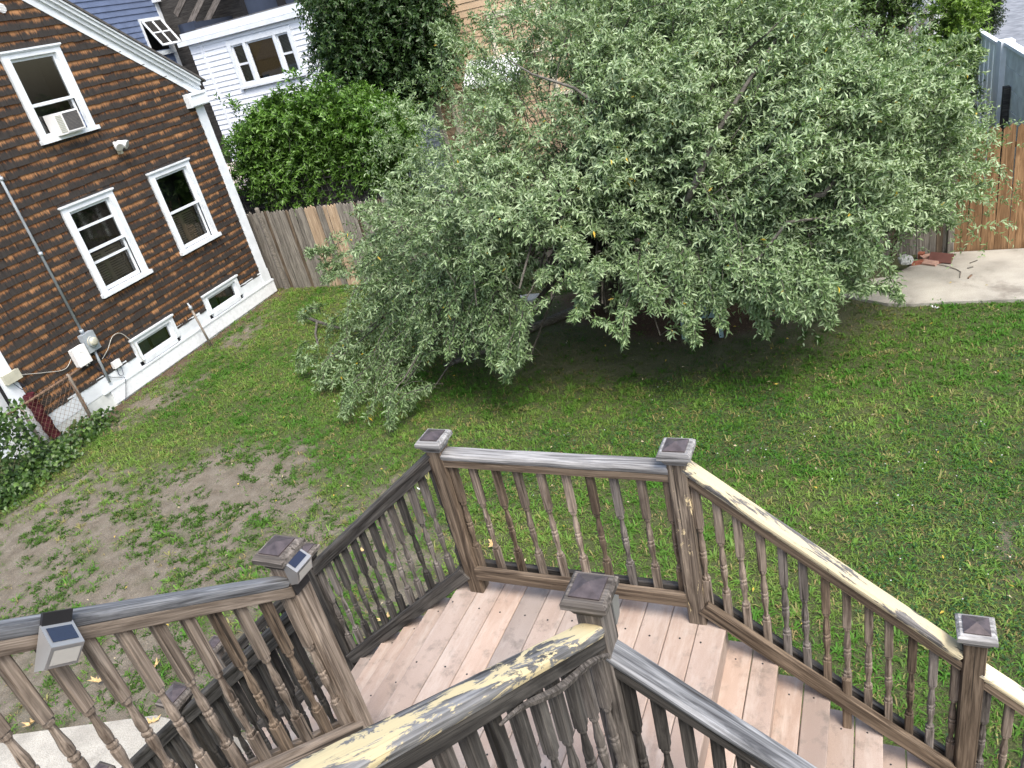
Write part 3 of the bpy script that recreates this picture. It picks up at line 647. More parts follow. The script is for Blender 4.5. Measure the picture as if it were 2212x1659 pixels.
mb = MB(); mb.tube([SW.p(6.13, .06, -1.05), SW.p(6.12, .06, -1.25), SW.p(6.11, .055, -1.72)], .026, 10); part('conduit', mb, M['galv'], me_, HM, True)
ub = thing('utility_box', 'white plastic utility box with an arched lid left of the meter', 'utility box', SW.p(5.82, .06, -1.0), HM)
mb = MB(); SW.box(mb, 5.68, 5.95, .02, .11, -1.17, -.84); part('box_body', mb, M['plastic'], ub, HM)
mb = MB(); SW.box(mb, 5.67, 5.96, .11, .13, -1.18, -.83); part('lid', mb, M['plastic'], ub, HM)
mb = MB(); mb.tube([SW.p(5.815+.085*math.cos(a), .128, -1.14+.21*math.sin(a)) for a in np.linspace(0, math.pi, 14)], .008, 5); part('arch_rib', mb, M['plastic'], ub, HM)
mb = MB(); mb.tube([SW.p(5.85, .07, -1.17), SW.p(5.85, .07, -1.23)], .02, 8); mb.tube([SW.p(5.91, .07, -1.17), SW.p(5.91, .07, -1.22)], .016, 8); part('cable_gland', mb, M['plastic'], ub, HM)
jb = thing('junction_box', 'small white junction box low on the white skirting', 'junction box', SW.p(6.42, .04, -1.5), HM)
mb = MB(); SW.box(mb, 6.33, 6.50, .02, .075, -1.56, -1.43); part('box_body', mb, M['plastic'], jb, HM)
mb = MB(); SW.box(mb, 6.325, 6.505, .075, .085, -1.565, -1.425); part('lid', mb, M['plastic'], jb, HM)
bb = thing('cable_box', 'beige plastic cable box on the white corner board', 'cable box', SW.p(4.55, .05, -.73), HM)
mb = MB(); SW.box(mb, 4.40, 4.68, .036, .10, -.80, -.64); part('box_body', mb, M['beige'], bb, HM)
mb = MB(); SW.box(mb, 4.395, 4.685, .10, .115, -.805, -.635); part('lid', mb, M['beige'], bb, HM)
def cable(pts, r, m, label, sag=0, wall=True):
    P = [np.array(SW.p(u, n, z)) for u, n, z in pts]; Q = []
    for i in range(len(P)-1):
        for t in np.linspace(0, 1, 8, endpoint=False):
            p0 = P[max(i-1, 0)]; p1 = P[i]; p2 = P[i+1]; p3 = P[min(i+2, len(P)-1)]
            Q.append(.5*(2*p1+(p2-p0)*t+(2*p0-5*p1+4*p2-p3)*t*t+(3*p1-p0-3*p2+p3)*t**3))
    Q.append(P[-1]); o = part('cable', MB().tube(Q, r, 5), m, None, HM, True); tag(o, label, 'cable', 'cables on the shingle wall')
cable([(4.68, .07, -.76), (5.1, .04, -.95), (5.45, .04, -1.08), (5.65, .05, -.98), (5.71, .06, -1.16)][:4], .006, M['cable_white'], 'pale cable sagging from the beige box to the utility box')
cable([(5.93, .08, -1.17), (6.0, .05, -1.32), (6.15, .05, -1.62), (6.35, .06, -1.75), (6.42, .08, -1.82), (6.30, .08, -2.05), (6.2, .09, -2.18)], .006, M['cable_dark'], 'long cable looping down from the utility box to the ground')
cable([(6.20, .05, -1.28), (6.4, .05, -1.18), (6.62, .05, -1.02), (6.82, .05, -1.06), (6.95, .07, -1.35), (6.96, .06, -1.62), (7.0, .06, -1.8)], .007, M['cable_white'], 'white cable arching from the meter conduit to the basement window')
cable([(6.38, .06, -1.56), (6.36, .06, -1.70), (6.43, .07, -1.74), (6.47, .06, -1.62), (6.45, .06, -1.56)], .006, M['cable_dark'], 'short dark loop of cable hanging under the small junction box')
cable([(4.5, .08, -.80), (4.58, .08, -.98), (4.66, .07, -1.02), (4.62, .08, -.90), (4.56, .08, -.80)], .006, M['cable_dark'], 'dark loop of cable hanging under the beige box')
cable([(6.18, .05, -1.12), (6.26, .05, -1.25), (6.30, .05, -1.32), (6.42, .05, -1.27)], .008, M['cable_dark'], 'short black lead between the meter conduit and the white cable')
# ------------------------------------------------------------ blue house
BXX = -18.6; BW = Wall('x', BXX); BE = 20.67
bh = thing('blue_house', 'blue clapboard house with white corner board behind the shingle gable', 'house', (BXX, 17, GZ), HM)
bo = (19.45, 20.42, 3.78, 4.78)
part('wall', wallcols(BW, [13, BE-.02], GZ, lambda u: 8, [(bo[0]+.04, bo[1]-.04, bo[2]+.04, bo[3]-.04)], -.02), M['blue'], bh, HM)
EXB = .175; zz = GZ
_sd = {}
def siding(parent, wall, u0, u1, z0, ex, mat, frame, tilt=.018):
    key = (wall.k, round(u1-u0, 2), ex, mat.name)
    if key not in _sd:
        L = u1-u0; s = 1
        v = [(u, n, z) for u in (-L/2, L/2) for n, z in ((0, ex+.02), (tilt, 0), (-.002, 0))]
        if wall.k == 'x': v = [(n, u, z) for u, n, z in v]
        else: v = [(u, -n, z) for u, n, z in v]
        _sd[key] = mesh_from('siding_board', v, [(0, 3, 4, 1), (1, 4, 5, 2), (0, 1, 2), (3, 5, 4)], mat)
    link(bpy.data.objects.new('siding_board', _sd[key]), frame @ Matrix.Translation(wall.p((u0+u1)/2, 0, z0)), parent)
zz = 2.2
while zz < 7.8:
    if zz > bo[3]+.02 or zz+EXB < bo[2]: siding(bh, BW, 14, BE-.22, zz, EXB, M['blue'], HM, .026)
    else:
        siding(bh, BW, 14, bo[0]+.02, zz, EXB, M['blue'], HM, .026); siding(bh, BW, bo[1]-.02, BE-.2, zz, EXB, M['blue'], HM, .026)
    zz += EXB
mb = MB(); BW.box(mb, BE-.23, BE, -.1, .04, GZ, 5.25); part('corner_board', mb, M['trim'], bh, HM)
mb = MB(); BW.box(mb, BE-.30, BE+.22, -.1, .2, 5.25, 5.9); part('cornice_return', mb, M['trim'], bh, HM)
part('brown_panel', MB().box(BXX-.3, BXX-.1, BE+.02, BE+.42, GZ, 5.0), M['old_fence'], bh, HM)  # narrow dark brown wooden panel standing beyond the corner, separate from the house walls
mb = MB(); frame4(mb, BW, bo[0]-.05, bo[1]+.05, bo[2]-.06, bo[3]+.05, -.02, .05, .075); aw = part('awning_window', mb, M['trim'], bh, HM)
mb = MB(); BW.box(mb, bo[0]-.12, bo[1]+.10, .0, .10, bo[2]-.13, bo[2]-.06); part('sill', mb, M['trim'], aw, HM)
mb = MB(); mb.add([BW.p(u, n, z) for u, z in ((bo[0], bo[2]), (bo[1], bo[2]), (bo[1], bo[3]), (bo[0], bo[3])) for n in (-.02, -.5)], [(0, 2, 3, 1), (2, 4, 5, 3), (4, 6, 7, 5), (6, 0, 1, 7), (1, 3, 5, 7)]); part('recess', mb, M['interior'], aw, HM)
th = math.radians(30); hz = bo[3]-.02; hl = bo[3]-bo[2]                       # sash swung out from its top edge
def swing(u, t, off=0): return BW.p(u, .05+math.sin(th)*t+off*math.cos(th), hz-math.cos(th)*t+off*math.sin(th))
def sbox(mb, u0, u1, t0, t1, o0, o1): mb.add([swing(u, t, o) for o in (o0, o1) for u, t in ((u0, t0), (u1, t0), (u1, t1), (u0, t1))], [(0, 3, 2, 1), (4, 5, 6, 7), (0, 1, 5, 4), (1, 2, 6, 5), (2, 3, 7, 6), (3, 0, 4, 7)])
mb = MB(); u0, u1 = bo[0]+.01, bo[1]-.01
for q in ((u0, u0+.06, 0, hl), (u1-.06, u1, 0, hl), (u0, u1, 0, .06), (u0, u1, hl-.07, hl), ((u0+u1)/2-.02, (u0+u1)/2+.02, .05, hl-.05), (u0+.05, u1-.05, hl*.5-.02, hl*.5+.02)): sbox(mb, *q, 0, .04)
part('open_sash', mb, M['trim'], aw, HM)
mb = MB(); mb.add([swing(u0+.05, .05, .02), swing(u1-.05, .05, .02), swing(u1-.05, hl-.05, .02), swing(u0+.05, hl-.05, .02)], [(0, 1, 2, 3)]); part('pane', mb, M['glass'], aw, HM)
mb = MB()
for i in range(10): u = u0+.45+.04*i; mb.add([swing(u, .06, -.05-.02*(i % 2)), swing(u+.04, .06, -.05-.02*((i+1) % 2)), swing(u+.04, hl-.06, -.05-.02*((i+1) % 2)), swing(u, hl-.06, -.05-.02*(i % 2))], [(0, 1, 2, 3)])
part('curtain', mb, M['plastic'], aw, HM)
# ------------------------------------------------------------ white house
WW = Wall('y', 18.0); wh = thing('white_house', 'white vinyl sided house with a flat roof and a triple window', 'house', (-12, 18, GZ), HM)
U0, U1, U2 = -15.8, -11.45, -7.6; TZ = 3.66; two = (-14.38, -12.0, 2.16, 3.52)
part('wall', wallcols(WW, [U0, U2], GZ, lambda u: TZ if u < U1+.1 else TZ, [(two[0]+.1, two[1]-.1, two[2]+.08, two[3]-.1)], -.02), M['vinyl'], wh, HM)
part('wall', MB().box(U0, U2, 18.6, 26, GZ, 3.7), M['vinyl'], wh, HM)
zz = GZ+.1; EXW = .153
while zz < TZ-.03:
    siding(wh, WW, U0+.02, U0+.42, zz, EXW, M['vinyl'], HM, .026)
    if zz > two[3]-.02 or zz+EXW < two[2]+.02: siding(wh, WW, U0+.52, U1-.06, zz, EXW, M['vinyl'], HM, .026)
    else: siding(wh, WW, U0+.52, two[0]+.03, zz, EXW, M['vinyl'], HM, .026); siding(wh, WW, two[1]-.03, U1-.06, zz, EXW, M['vinyl'], HM, .026)
    siding(wh, WW, U1+.08, U2, zz+.04, EXW, M['vinyl'], HM, .026); zz += EXW
mb = MB(); WW.box(mb, U0+.42, U0+.52, -.01, .03, GZ, TZ); part('corner_post', mb, M['vinyl'], wh, HM)
mb = MB(); WW.box(mb, U1-.06, U1+.08, -.01, .04, GZ, TZ); part('corner_post', mb, M['vinyl'], wh, HM)
mb = MB(); WW.box(mb, U0-.25, U1+.08, .02, .16, TZ+.02, TZ+.10); WW.box(mb, U0-.25, U1+.08, .13, .16, TZ+.10, TZ+.15); part('gutter', mb, M['trim'], wh, HM)
mb = MB(); WW.box(mb, U0-.1, U1+.10, -.05, .08, TZ+.16, TZ+.36); part('fascia', mb, M['trim'], wh, HM)
mb = MB(); mb.box(U0-.1, U2, 18.06, 26, TZ+.30, TZ+.40); part('flat_roof', mb, M['roofdark'], wh, HM)
mb = MB(); mb.box(U0-.15, U0+.45, 18.06, 18.2, TZ+.36, TZ+.62); mb.box(U0-.15, U0+.0, 18.06, 21, TZ+.36, TZ+.62); part('parapet', mb, M['navy'], wh, HM)
mb = MB(); mb.box(-14.25, -8, 19.3, 23, TZ+.4, 8.0); part('upper_storey', mb, M['navy'], wh, HM)
part('porch_wall', MB().box(-24, -14.25, 20.6, 23, GZ, 9), M['old_fence'], wh, HM)
mb = MB(); mb.box(-13.0, -12.75, 19.2, 19.3, TZ+.4, 8); mb.box(-14.3, -14.2, 19.22, 19.3, TZ+.4, 8); part('panel_batten', mb, M['interior'], wh, HM)
for a, b in (((-17.5, 20.2, 3.6), (-13.9, 20.2, 6.2)), ((-17.5, 20.1, 4.1), (-13.9, 20.1, 6.7)), ((-17.5, 20.0, 4.7), (-13.9, 20.0, 7.3))): board('stair_rail', a, b, .05, .2, M['grey'], wh, HM)
# triple window
mb = MB(); frame4(mb, WW, two[0], two[1], two[2], two[3], -.02, .06, .13, .14, .11); WW.box(mb, two[0]-.03, two[1]+.03, 0, .09, two[2]-.02, two[2]+.05)
mA, mB_ = two[0]+.63, two[1]-.63
for mm in (mA, mB_): WW.box(mb, mm-.05, mm+.05, -.02, .055, two[2]+.1, two[3]-.13)
tw = part('triple_window', mb, M['trim'], wh, HM)
for a, b, hung in ((two[0]+.13, mA-.05, 1), (mA+.05, mB_-.05, 0), (mB_+.05, two[1]-.13, 1)):
    c, d = two[2]+.11, two[3]-.14; f = MB(); frame4(f, WW, a, b, c, d, -.04, .01, .05)
    if hung: WW.box(f, a, b, -.04, .008, (c+d)/2-.03, (c+d)/2+.03)
    part('sash', f, M['trim'], tw, HM); p = MB(); WW.quad(p, a+.04, b-.04, c+.04, d-.04, -.02); part('pane', p, M['glass'], tw, HM)
    if hung:
        f = MB(); z = c+.05
        while z < d: f.add([WW.p(a, -.10, z), WW.p(b, -.10, z), WW.p(b, -.08, z+.028), WW.p(a, -.08, z+.028)], [(0, 1, 2, 3)]); z += .036
        part('blind', f, M['slatblind'], tw, HM)
    else: f = MB(); WW.quad(f, a, b, c+.12, d, -.09); WW.quad(f, a+.35, b, c, c+.13, -.10); part('blind', f, M['bamboo'], tw, HM)
r = MB(); r.add([WW.p(u, n, z) for u, z in ((two[0]+.1, two[2]+.1), (two[1]-.1, two[2]+.1), (two[1]-.1, two[3]-.1), (two[0]+.1, two[3]-.1)) for n in (-.03, -.45)], [(0, 2, 3, 1), (2, 4, 5, 3), (4, 6, 7, 5), (6, 0, 1, 7), (1, 3, 5, 7)]); part('recess', r, M['interior'], tw, HM)
# rear wing and planters on the roof edge
part('rear_wing', MB().box(-8.2, -4.2, 21.2, 27, GZ, 6.5), M['vinyl'], wh, HM); RW = Wall('y', 21.18); zz = 1.4
while zz < 5.4: siding(wh, RW, -8.2, -4.2, zz, EXW, M['vinyl'], HM, .026); zz += EXW
for i, (px, py, s, m, lb) in enumerate(((365, 310, 1, 'pot', 'white textured planter nearest the roof corner'), (490, 285, 1, 'pot', 'white textured planter beside the terracotta pot'), (593, 265, .85, 'terracotta', 'small square terracotta pot on the roof edge'))):
    P = at(600*2212/4096+px*.3617*.54004, py*.3617*.54004, hy=18.35)
    t = thing('planter', lb, 'planter', tuple(P), HM, 'planters on the flat roof edge'); mb = MB()
    mb.lathe([(.0, 0), (.12*s, 0), (.17*s, .30*s), (.20*s, .31*s), (.20*s, .37*s), (.17*s, .37*s), (.165*s, .33*s), (0, .33*s)], 18 if m == 'pot' else 4, tuple(P)); part('pot', mb, M[m], t, HM)
# ------------------------------------------------------------ leaves
def leafcloud(pos, dirs, up, L, Wd, col, fold=.25, curl=.15, g=None):
    """folded four-cornered leaves: arrays of base points, directions, rough up vectors"""
    n = len(pos); d = dirs/np.linalg.norm(dirs, axis=1, keepdims=True); s = np.cross(d, up); s /= np.linalg.norm(s, axis=1, keepdims=True)+1e-9; u = np.cross(s, d)
    L = L[:, None]; Wd = Wd[:, None]; mid = pos+d*L*.45
    a = mid+s*Wd*.5+u*Wd*fold; b = mid-s*Wd*.5+u*Wd*fold; t = pos+d*L-u*L*curl; m = mid+u*L*.03
    V = np.stack([pos, a, t, b], 1).reshape(-1, 3); k = np.arange(n)[:, None]*4
    F = np.concatenate([k+np.array([[0, 1, 2]]), k+np.array([[0, 2, 3]])], 0)
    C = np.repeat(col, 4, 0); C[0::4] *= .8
    return V, F, C
def leafshoots(s0, d, sl, lo, nl, L, Wd, colf, seed):
    """leaves along straight-ish shoots: bases s0, directions d, lengths sl, droop lo (all per shoot)"""
    g = np.random.default_rng(seed); m = len(s0); sl = sl[:, None]; tt = (np.arange(nl)+.5)/nl; rs = g.random(m)
    d = d/np.linalg.norm(d, axis=1, keepdims=True); bend = np.zeros((m, 3)); bend[:, 2] = -.2-.5*lo
    pts = s0[:, None]+d[:, None]*sl[:, None]*tt[None, :, None]+bend[:, None]*sl[:, None]*(tt**2)[None, :, None]
    dd = d[:, None]+2*bend[:, None]*tt[None, :, None]; dd /= np.linalg.norm(dd, axis=2, keepdims=True)
    side = np.cross(d, g.normal(size=(m, 3))); side /= np.linalg.norm(side, axis=1, keepdims=True); s2 = np.cross(d, side)
    ang = (np.arange(nl)*2.4)[None]+g.random((m, 1))*6.28; rad_ = side[:, None]*np.cos(ang)[..., None]+s2[:, None]*np.sin(ang)[..., None]
    ld = dd*.75+rad_*.8+g.normal(size=(m, nl, 3))*.28; ld[..., 2] -= .35*lo[:, None]; uu = dd*.6-rad_*.5+g.normal(size=(m, nl, 3))*.35; uu[..., 2] += .9
    k = m*nl; LL = L*(.45+.8*g.random(k))*np.tile(.75+.5*np.sin(np.pi*(.15+.75*tt)), m); WW_ = Wd*(.7+.6*g.random(k))
    tw = np.stack([s0, s0+d*sl*.5+bend*sl*.25, s0+d*sl+bend*sl], 1)
    return leafcloud(pts.reshape(-1, 3), ld.reshape(-1, 3), uu.reshape(-1, 3), LL, WW_, colf(g, np.repeat(lo, nl), np.tile(tt, m), np.repeat(rs, nl)), g=g), tw
def shoots(cent, rad, nper, leaves, slen, L, Wd, colf, droop, stem, seed, updir=.6, shell=.35, flat=.8):
    g = np.random.default_rng(seed); A, B, Cc, Lo = [], [], [], []
    for c, r, w, lo in zip(cent, rad, nper, droop):
        m = int(w)
        if m <= 0: continue
        v = g.normal(size=(m, 3)); v /= np.linalg.norm(v, axis=1, keepdims=True); rr = r*(shell+(1-shell)*g.random((m, 1))**.5)
        d = v*.8+g.normal(size=(m, 3))*.45; d[:, 2] += updir*(1-2*lo); A.append(c+v*rr*np.array([1, 1, flat])); B.append(d); Cc.append(slen*(.6+.8*g.random(m))); Lo.append(np.full(m, lo))
    vfc, tw = leafshoots(np.concatenate(A), np.concatenate(B), np.concatenate(Cc), np.concatenate(Lo), leaves, L, Wd, colf, seed)
    return vfc, (tw[::stem] if stem else [])
def sprays(O, Mi, E, lo, size, nside, nl, slen, L, Wd, colf, seed):
    """arching branchlets O->E through Mi with alternating side shoots"""
    g = np.random.default_rng(seed); O, Mi, E = map(np.array, (O, Mi, E)); lo = np.array(lo); size = np.array(size); n = len(O)
    t = np.linspace(.18, 1, nside)[None, :, None]; P = (1-t)**2*O[:, None]+2*t*(1-t)*Mi[:, None]+t*t*E[:, None]; T = 2*(1-t)*(Mi-O)[:, None]+2*t*(E-Mi)[:, None]; T /= np.linalg.norm(T, axis=2, keepdims=True)
    a = np.cross(T, [0, 0, 1.]); a /= np.linalg.norm(a, axis=2, keepdims=True)+1e-6; b = np.cross(a, T); ph = g.normal(size=(n, nside))*.7+(np.arange(nside) % 2)[None]*math.pi
    d = T*.75+(a*np.cos(ph)[..., None]+b*np.sin(ph)[..., None])*.75; d[..., 2] += .40*(1-1.7*lo)[:, None]; d[:, -1] = T[:, -1]
    sl = slen*(1.15-.6*t[..., 0])*(.55+.9*g.random((n, nside)))*size[:, None]; k = n*nside
    vfc, tw = leafshoots(P.reshape(-1, 3), d.reshape(-1, 3), sl.reshape(-1), np.repeat(lo, nside), nl, L, Wd, colf, seed)
    q = np.linspace(0, 1, 6)[None, :, None]; ax = (1-q)**2*O[:, None]+2*q*(1-q)*Mi[:, None]+q*q*E[:, None]
    return vfc, tw, ax
def put(name, VFC, mat, parent, kind=None):
    V, F, C = VFC; o = link(bpy.data.objects.new(name, fastmesh(name, V, F, mat, C)), ID if parent is None else MW[parent.name], parent)
    if parent is not None:
        T = np.array(MW[parent.name].inverted()); co = V@T[:3, :3].T+T[:3, 3]; o.data.vertices.foreach_set('co', co.astype(np.float32).ravel()); o.data.update()
    return tag(o, kind=kind)
def twigs(name, tw, r, mat, parent):
    n = len(tw); A = np.array(tw); k = A.shape[1]; V = []; off = [np.array(o_)*1.0 for o_ in ((1, 0, -.5), (-.5, .87, -.5), (-.5, -.87, 1))]
    taper = np.linspace(1, .5, k)[None, :, None]*r
    V = np.stack([A+o_*taper for o_ in off], 2).reshape(-1, 3)
    base = (np.arange(n)*k*3)[:, None]; q = []
    for i in range(k-1):
        for j in range(3): q.append([i*3+j, i*3+(j+1) % 3, (i+1)*3+(j+1) % 3, (i+1)*3+j])
    F = (base[:, :, None]+np.array(q)[None]).reshape(-1, 4)
    return put(name, (V, F, np.full((len(V), 3), .1)), mat, parent, 'stuff')
# ------------------------------------------------------------ the big silver-leaved tree
def inside(poly, x, y):
    c = False; n = len(poly)
    for i in range(n):
        (x0, y0), (x1, y1) = poly[i], poly[i-1]
        if (y0 > y) != (y1 > y) and x < (x1-x0)*(y-y0)/(y1-y0)+x0: c = not c
    return c
OUT = [(650, 790), (700, 860), (790, 925), (850, 905), (900, 800), (1000, 795), (1080, 830), (1140, 790), (1150, 690), (1130, 610), (1170, 545), (1300, 520), (1345, 600), (1335, 745), (1390, 725), (1440, 690), (1500, 735), (1560, 690), (1640, 715), (1780, 715), (1800, 670), (1850, 630), (1925, 640), (1920, 540), (2060, 505), (2110, 480), (2150, 400), (2165, 320), (2110, 260), (2100, 150), (1990, 130), (1890, 140), (1840, 0), (1800, -60), (1000, -60), (990, 60), (960, 190), (890, 260), (870, 340), (770, 420), (745, 480), (750, 560), (745, 640), (720, 690)]
DC = np.array([-.9, 9.5, GZ]); DS = np.array([5.9, 4.4, 5.5]); TB = np.array([-1.35, 8.95, GZ])
def dome(x, y, k=1.0):
    o = (H(CAM)-DC)/(DS*k); rr = ray(x, y); d = H(rr)/(DS*k); a, b, c = d@d, 2*o@d, o@o-1; q = b*b-4*a*c
    t = (-b-math.sqrt(q))/(2*a) if q > 0 else -b/(2*a)
    p = H(CAM)+H(rr)*t
    if p[2] < GZ+.25: t *= (CAM[2]-GZ-.25)/(CAM[2]-p[2]); p = H(CAM)+H(rr)*t
    return p
cent, rad, num, dro = [], [], [], []; SO, SM, SE, SLO, SSZ = [], [], [], [], []
gr = random.Random(3)
def blob(p, r, n, lo): cent.append(W(p)); rad.append(r); num.append(n); dro.append(lo)
def spray(e, lo, size, ln):
    o = e-DC; o = o/np.linalg.norm(o); o = o*np.array([1, 1, .7])+np.array([gr.gauss(0, .35), gr.gauss(0, .35), .1+gr.gauss(0, .3)-.3*lo]); o /= np.linalg.norm(o)
    s_ = e-o*ln; s_[2] = max(s_[2]+.35*lo*ln, GZ+.2); m = s_*.45+e*.55+np.array([0, 0, (.14+.42*lo)*ln])
    SO.append(W(s_)); SM.append(W(m)); SE.append(W(e)); SLO.append(lo); SSZ.append(size)
yy = -56; thin = .8
while yy < 940:
    xx = 636
    while xx < 2190:
        for rep in range(3):
            x, y = xx+gr.uniform(-24, 24), yy+gr.uniform(-22, 22); dn = 16+14*min(1, max(0, (y-420)/150))
            if not (inside(OUT, x, y) and inside(OUT, x, y+dn) and inside(OUT, x-14, y) and inside(OUT, x+14, y)): continue
            lob = float(vnoise(np.array([x]), np.array([y]), 150., 12)[0]*.6+vnoise(np.array([x]), np.array([y]), 70., 13)[0]*.4)
            thin = .45 if (x < 1260 and y < 330) else (.75 if x < 1000 and y < 480 else 1)
            lo = float(np.clip((y-440)/300, 0, 1))*gr.uniform(.5, 1)
            if gr.random() > thin*(.50+.85*lob): continue
            edge = not all(inside(OUT, x+a_, y+b_) for a_, b_ in ((55, 0), (-55, 0), (0, 65), (0, -50)))
            spray(dome(x, y, .84+.28*lob+gr.uniform(-.05, .05)), lo, (.55 if edge else 1)*gr.uniform(.75, 1.25), gr.uniform(.5, .8) if edge else gr.uniform(.7, 1.25))
        if gr.random() < .75*thin and inside(OUT, xx, yy) and inside(OUT, xx, yy+95) and inside(OUT, xx+50, yy) and inside(OUT, xx-50, yy): blob(dome(xx, yy, gr.uniform(.66, .80)), .5, 30*thin, .2)
        xx += 46
    yy += 42
for x, y, r in ((668, 560, .5), (700, 588, .4), (705, 615, .5), (655, 700, .35), (645, 800, .5), (2125, 130, .5), (2085, 95, .4), (1935, 650, .4), (1500, 748, .45), (1345, 740, .45), (835, 925, .5), (1560, 715, .4), (960, 95, .5), (940, 70, .4), (1240, 610, .5), (1265, 650, .45), (1160, 610, .45), (1210, 560, .5), (1790, 705, .4), (1470, 200, .8), (1920, 130, .5), (2010, 145, .5), (1655, 730, .4), (1860, 640, .4), (1095, 820, .45), (880, 880, .45), (690, 840, .5), (740, 900, .5), (1235, 690, .4), (1250, 560, .5), (1290, 600, .45)):
    for q in range(3): spray(dome(x+gr.uniform(-10, 10), y-14+gr.uniform(-8, 8), 1.0), float(np.clip((y-440)/300, 0, 1))*.7, r*gr.uniform(.7, 1.1), .55)
for i in range(70):                                                        # far side of the crown
    a = gr.uniform(-.3, math.pi+.3); e = gr.uniform(.1, 1.35); p = DC+DS*.9*np.array([math.cos(a)*math.cos(e), math.sin(a)*math.cos(e), math.sin(e)])
    blob(p, .5, 34, .2)
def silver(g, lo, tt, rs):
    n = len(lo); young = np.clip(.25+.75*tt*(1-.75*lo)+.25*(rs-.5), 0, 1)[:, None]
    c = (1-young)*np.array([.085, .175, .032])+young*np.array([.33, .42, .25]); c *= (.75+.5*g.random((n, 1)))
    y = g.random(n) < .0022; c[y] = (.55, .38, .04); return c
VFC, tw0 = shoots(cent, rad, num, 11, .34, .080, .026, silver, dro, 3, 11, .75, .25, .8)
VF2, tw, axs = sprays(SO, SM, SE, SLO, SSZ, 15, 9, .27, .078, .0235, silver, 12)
tree = thing('silverleaf_tree', 'wide spreading tree with silvery green leaves drooping to the lawn', 'tree', tuple(TB), HM)
def merge(l):
    o = 0; V, F, C = [], [], []
    for v, f, c in l: V.append(v); F.append(f+o); C.append(c); o += len(v)
    return np.concatenate(V), np.concatenate(F), np.concatenate(C)
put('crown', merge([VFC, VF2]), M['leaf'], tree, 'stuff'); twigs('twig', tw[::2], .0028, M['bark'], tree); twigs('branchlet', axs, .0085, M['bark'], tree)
mb = MB(); T = TB
for dx, dy, h, r in ((-.15, -.1, 2.2, .10), (.28, .05, 2.6, .12), (.05, .3, 2.9, .11), (-.35, .25, 2.0, .08)):
    mb.tube([T+(dx*.4, dy*.4, -.05), T+(dx, dy, h*.35), T+(dx*2.2, dy*2.2, h*.7), T+(dx*3.5, dy*3.5, h)], [r*1.25, r, r*.8, r*.55], 9)
part('trunk', mb, M['bark'], tree, HM, True)
def limb(pts, r0, r1): part('limb', MB().tube(pts, np.linspace(r0, r1, len(pts)), 8), M['bark'], tree, HM, True)
limb([T+(-.1, 0, .25), at(1228, 676, hy=8.75), at(1150, 708, hy=8.25), at(1060, 752, hy=7.6), at(960, 792, hy=7.0)], .095, .05)
limb([T+(0, .1, 1.0), at(1215, 583, hy=8.2), at(1185, 620, hy=7.6), at(1160, 650, hy=7.2), at(1120, 690, hy=6.9)], .06, .025)
limb([T+(-.1, .1, 1.2), at(1205, 588, hy=8.2), at(1160, 602, hy=7.9), at(1100, 640, hy=7.6)], .05, .02)
limb([T+(-.1, .1, 1.3), at(1180, 585, hy=8.3), at(1145, 565, hy=8.0), at(1070, 555, hy=7.5)], .045, .018)
def dl(*pts, k=.98): return [dome(x, y, k) for x, y in pts]
limb([T+(.6, .1, 2.0)]+dl((1470, 470), k=.85)+dl((1500, 400), (1540, 300), (1620, 170), (1720, 20)), .06, .014)
limb(dl((1500, 400), (1530, 330), (1515, 310)), .05, .022)
limb([T+(.6, .1, 1.6)]+dl((1780, 420), (1850, 330), (1890, 265), k=1.0), .04, .012)
limb([T+(.6, .1, 2.2)]+dl((1720, 215), (1770, 193), (1870, 188), k=1.0), .035, .010)
limb(dl((1795, 180), (1800, 90), (1802, 10), k=1.0), .018, .008)
limb([T+(.2, .1, 2.4)]+dl((1300, 230), (1240, 190), (1150, 160), (1100, 130), k=.98), .03, .008)
limb([T+(-.2, .1, 1.9)]+dl((1180, 420), (1080, 400), (990, 430), (900, 480), k=.97), .035, .009)
limb([T+(.4, .1, 1.9)]+dl((1640, 560), (1700, 480), (1780, 470), (1870, 500), k=1.0), .03, .008)
br = []
for c in SO[::4]:
    h = H(c); s = T+np.array([gr.uniform(-.3, .5), gr.uniform(-.2, .4), gr.uniform(1.0, 2.7)]); e = h*1.0; m1 = s*.6+e*.4+np.array([0, 0, .5]); m2 = s*.25+e*.75+np.array([0, 0, .3])
    br.append([W(s), W(m1), W(m2), W(e)])
twigs('branch', br, .022, M['bark'], tree)
# ------------------------------------------------------------ other trees and shrubs
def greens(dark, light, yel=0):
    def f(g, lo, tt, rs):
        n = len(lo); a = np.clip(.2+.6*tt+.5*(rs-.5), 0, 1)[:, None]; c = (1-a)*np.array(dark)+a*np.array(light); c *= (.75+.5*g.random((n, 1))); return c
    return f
def blobset(pixels, hy, step, r, n, depth, seed, lo=.2):
    g = random.Random(seed); C, R, N, Dr = [], [], [], []
    xs = [p[0] for p in pixels]; ys = [p[1] for p in pixels]; y = min(ys)
    while y < max(ys):
        x = min(xs)
        while x < max(xs):
            a, b = x+g.uniform(-.4, .4)*step, y+g.uniform(-.4, .4)*step
            if inside(pixels, a, b):
                for q in range(2): C.append(W(at(a, b, hy=hy+g.uniform(-depth, depth)))); R.append(r*g.uniform(.8, 1.2)); N.append(n*g.uniform(.7, 1.2)); Dr.append(lo)
            x += step
        y += step
    return C, R, N, Dr
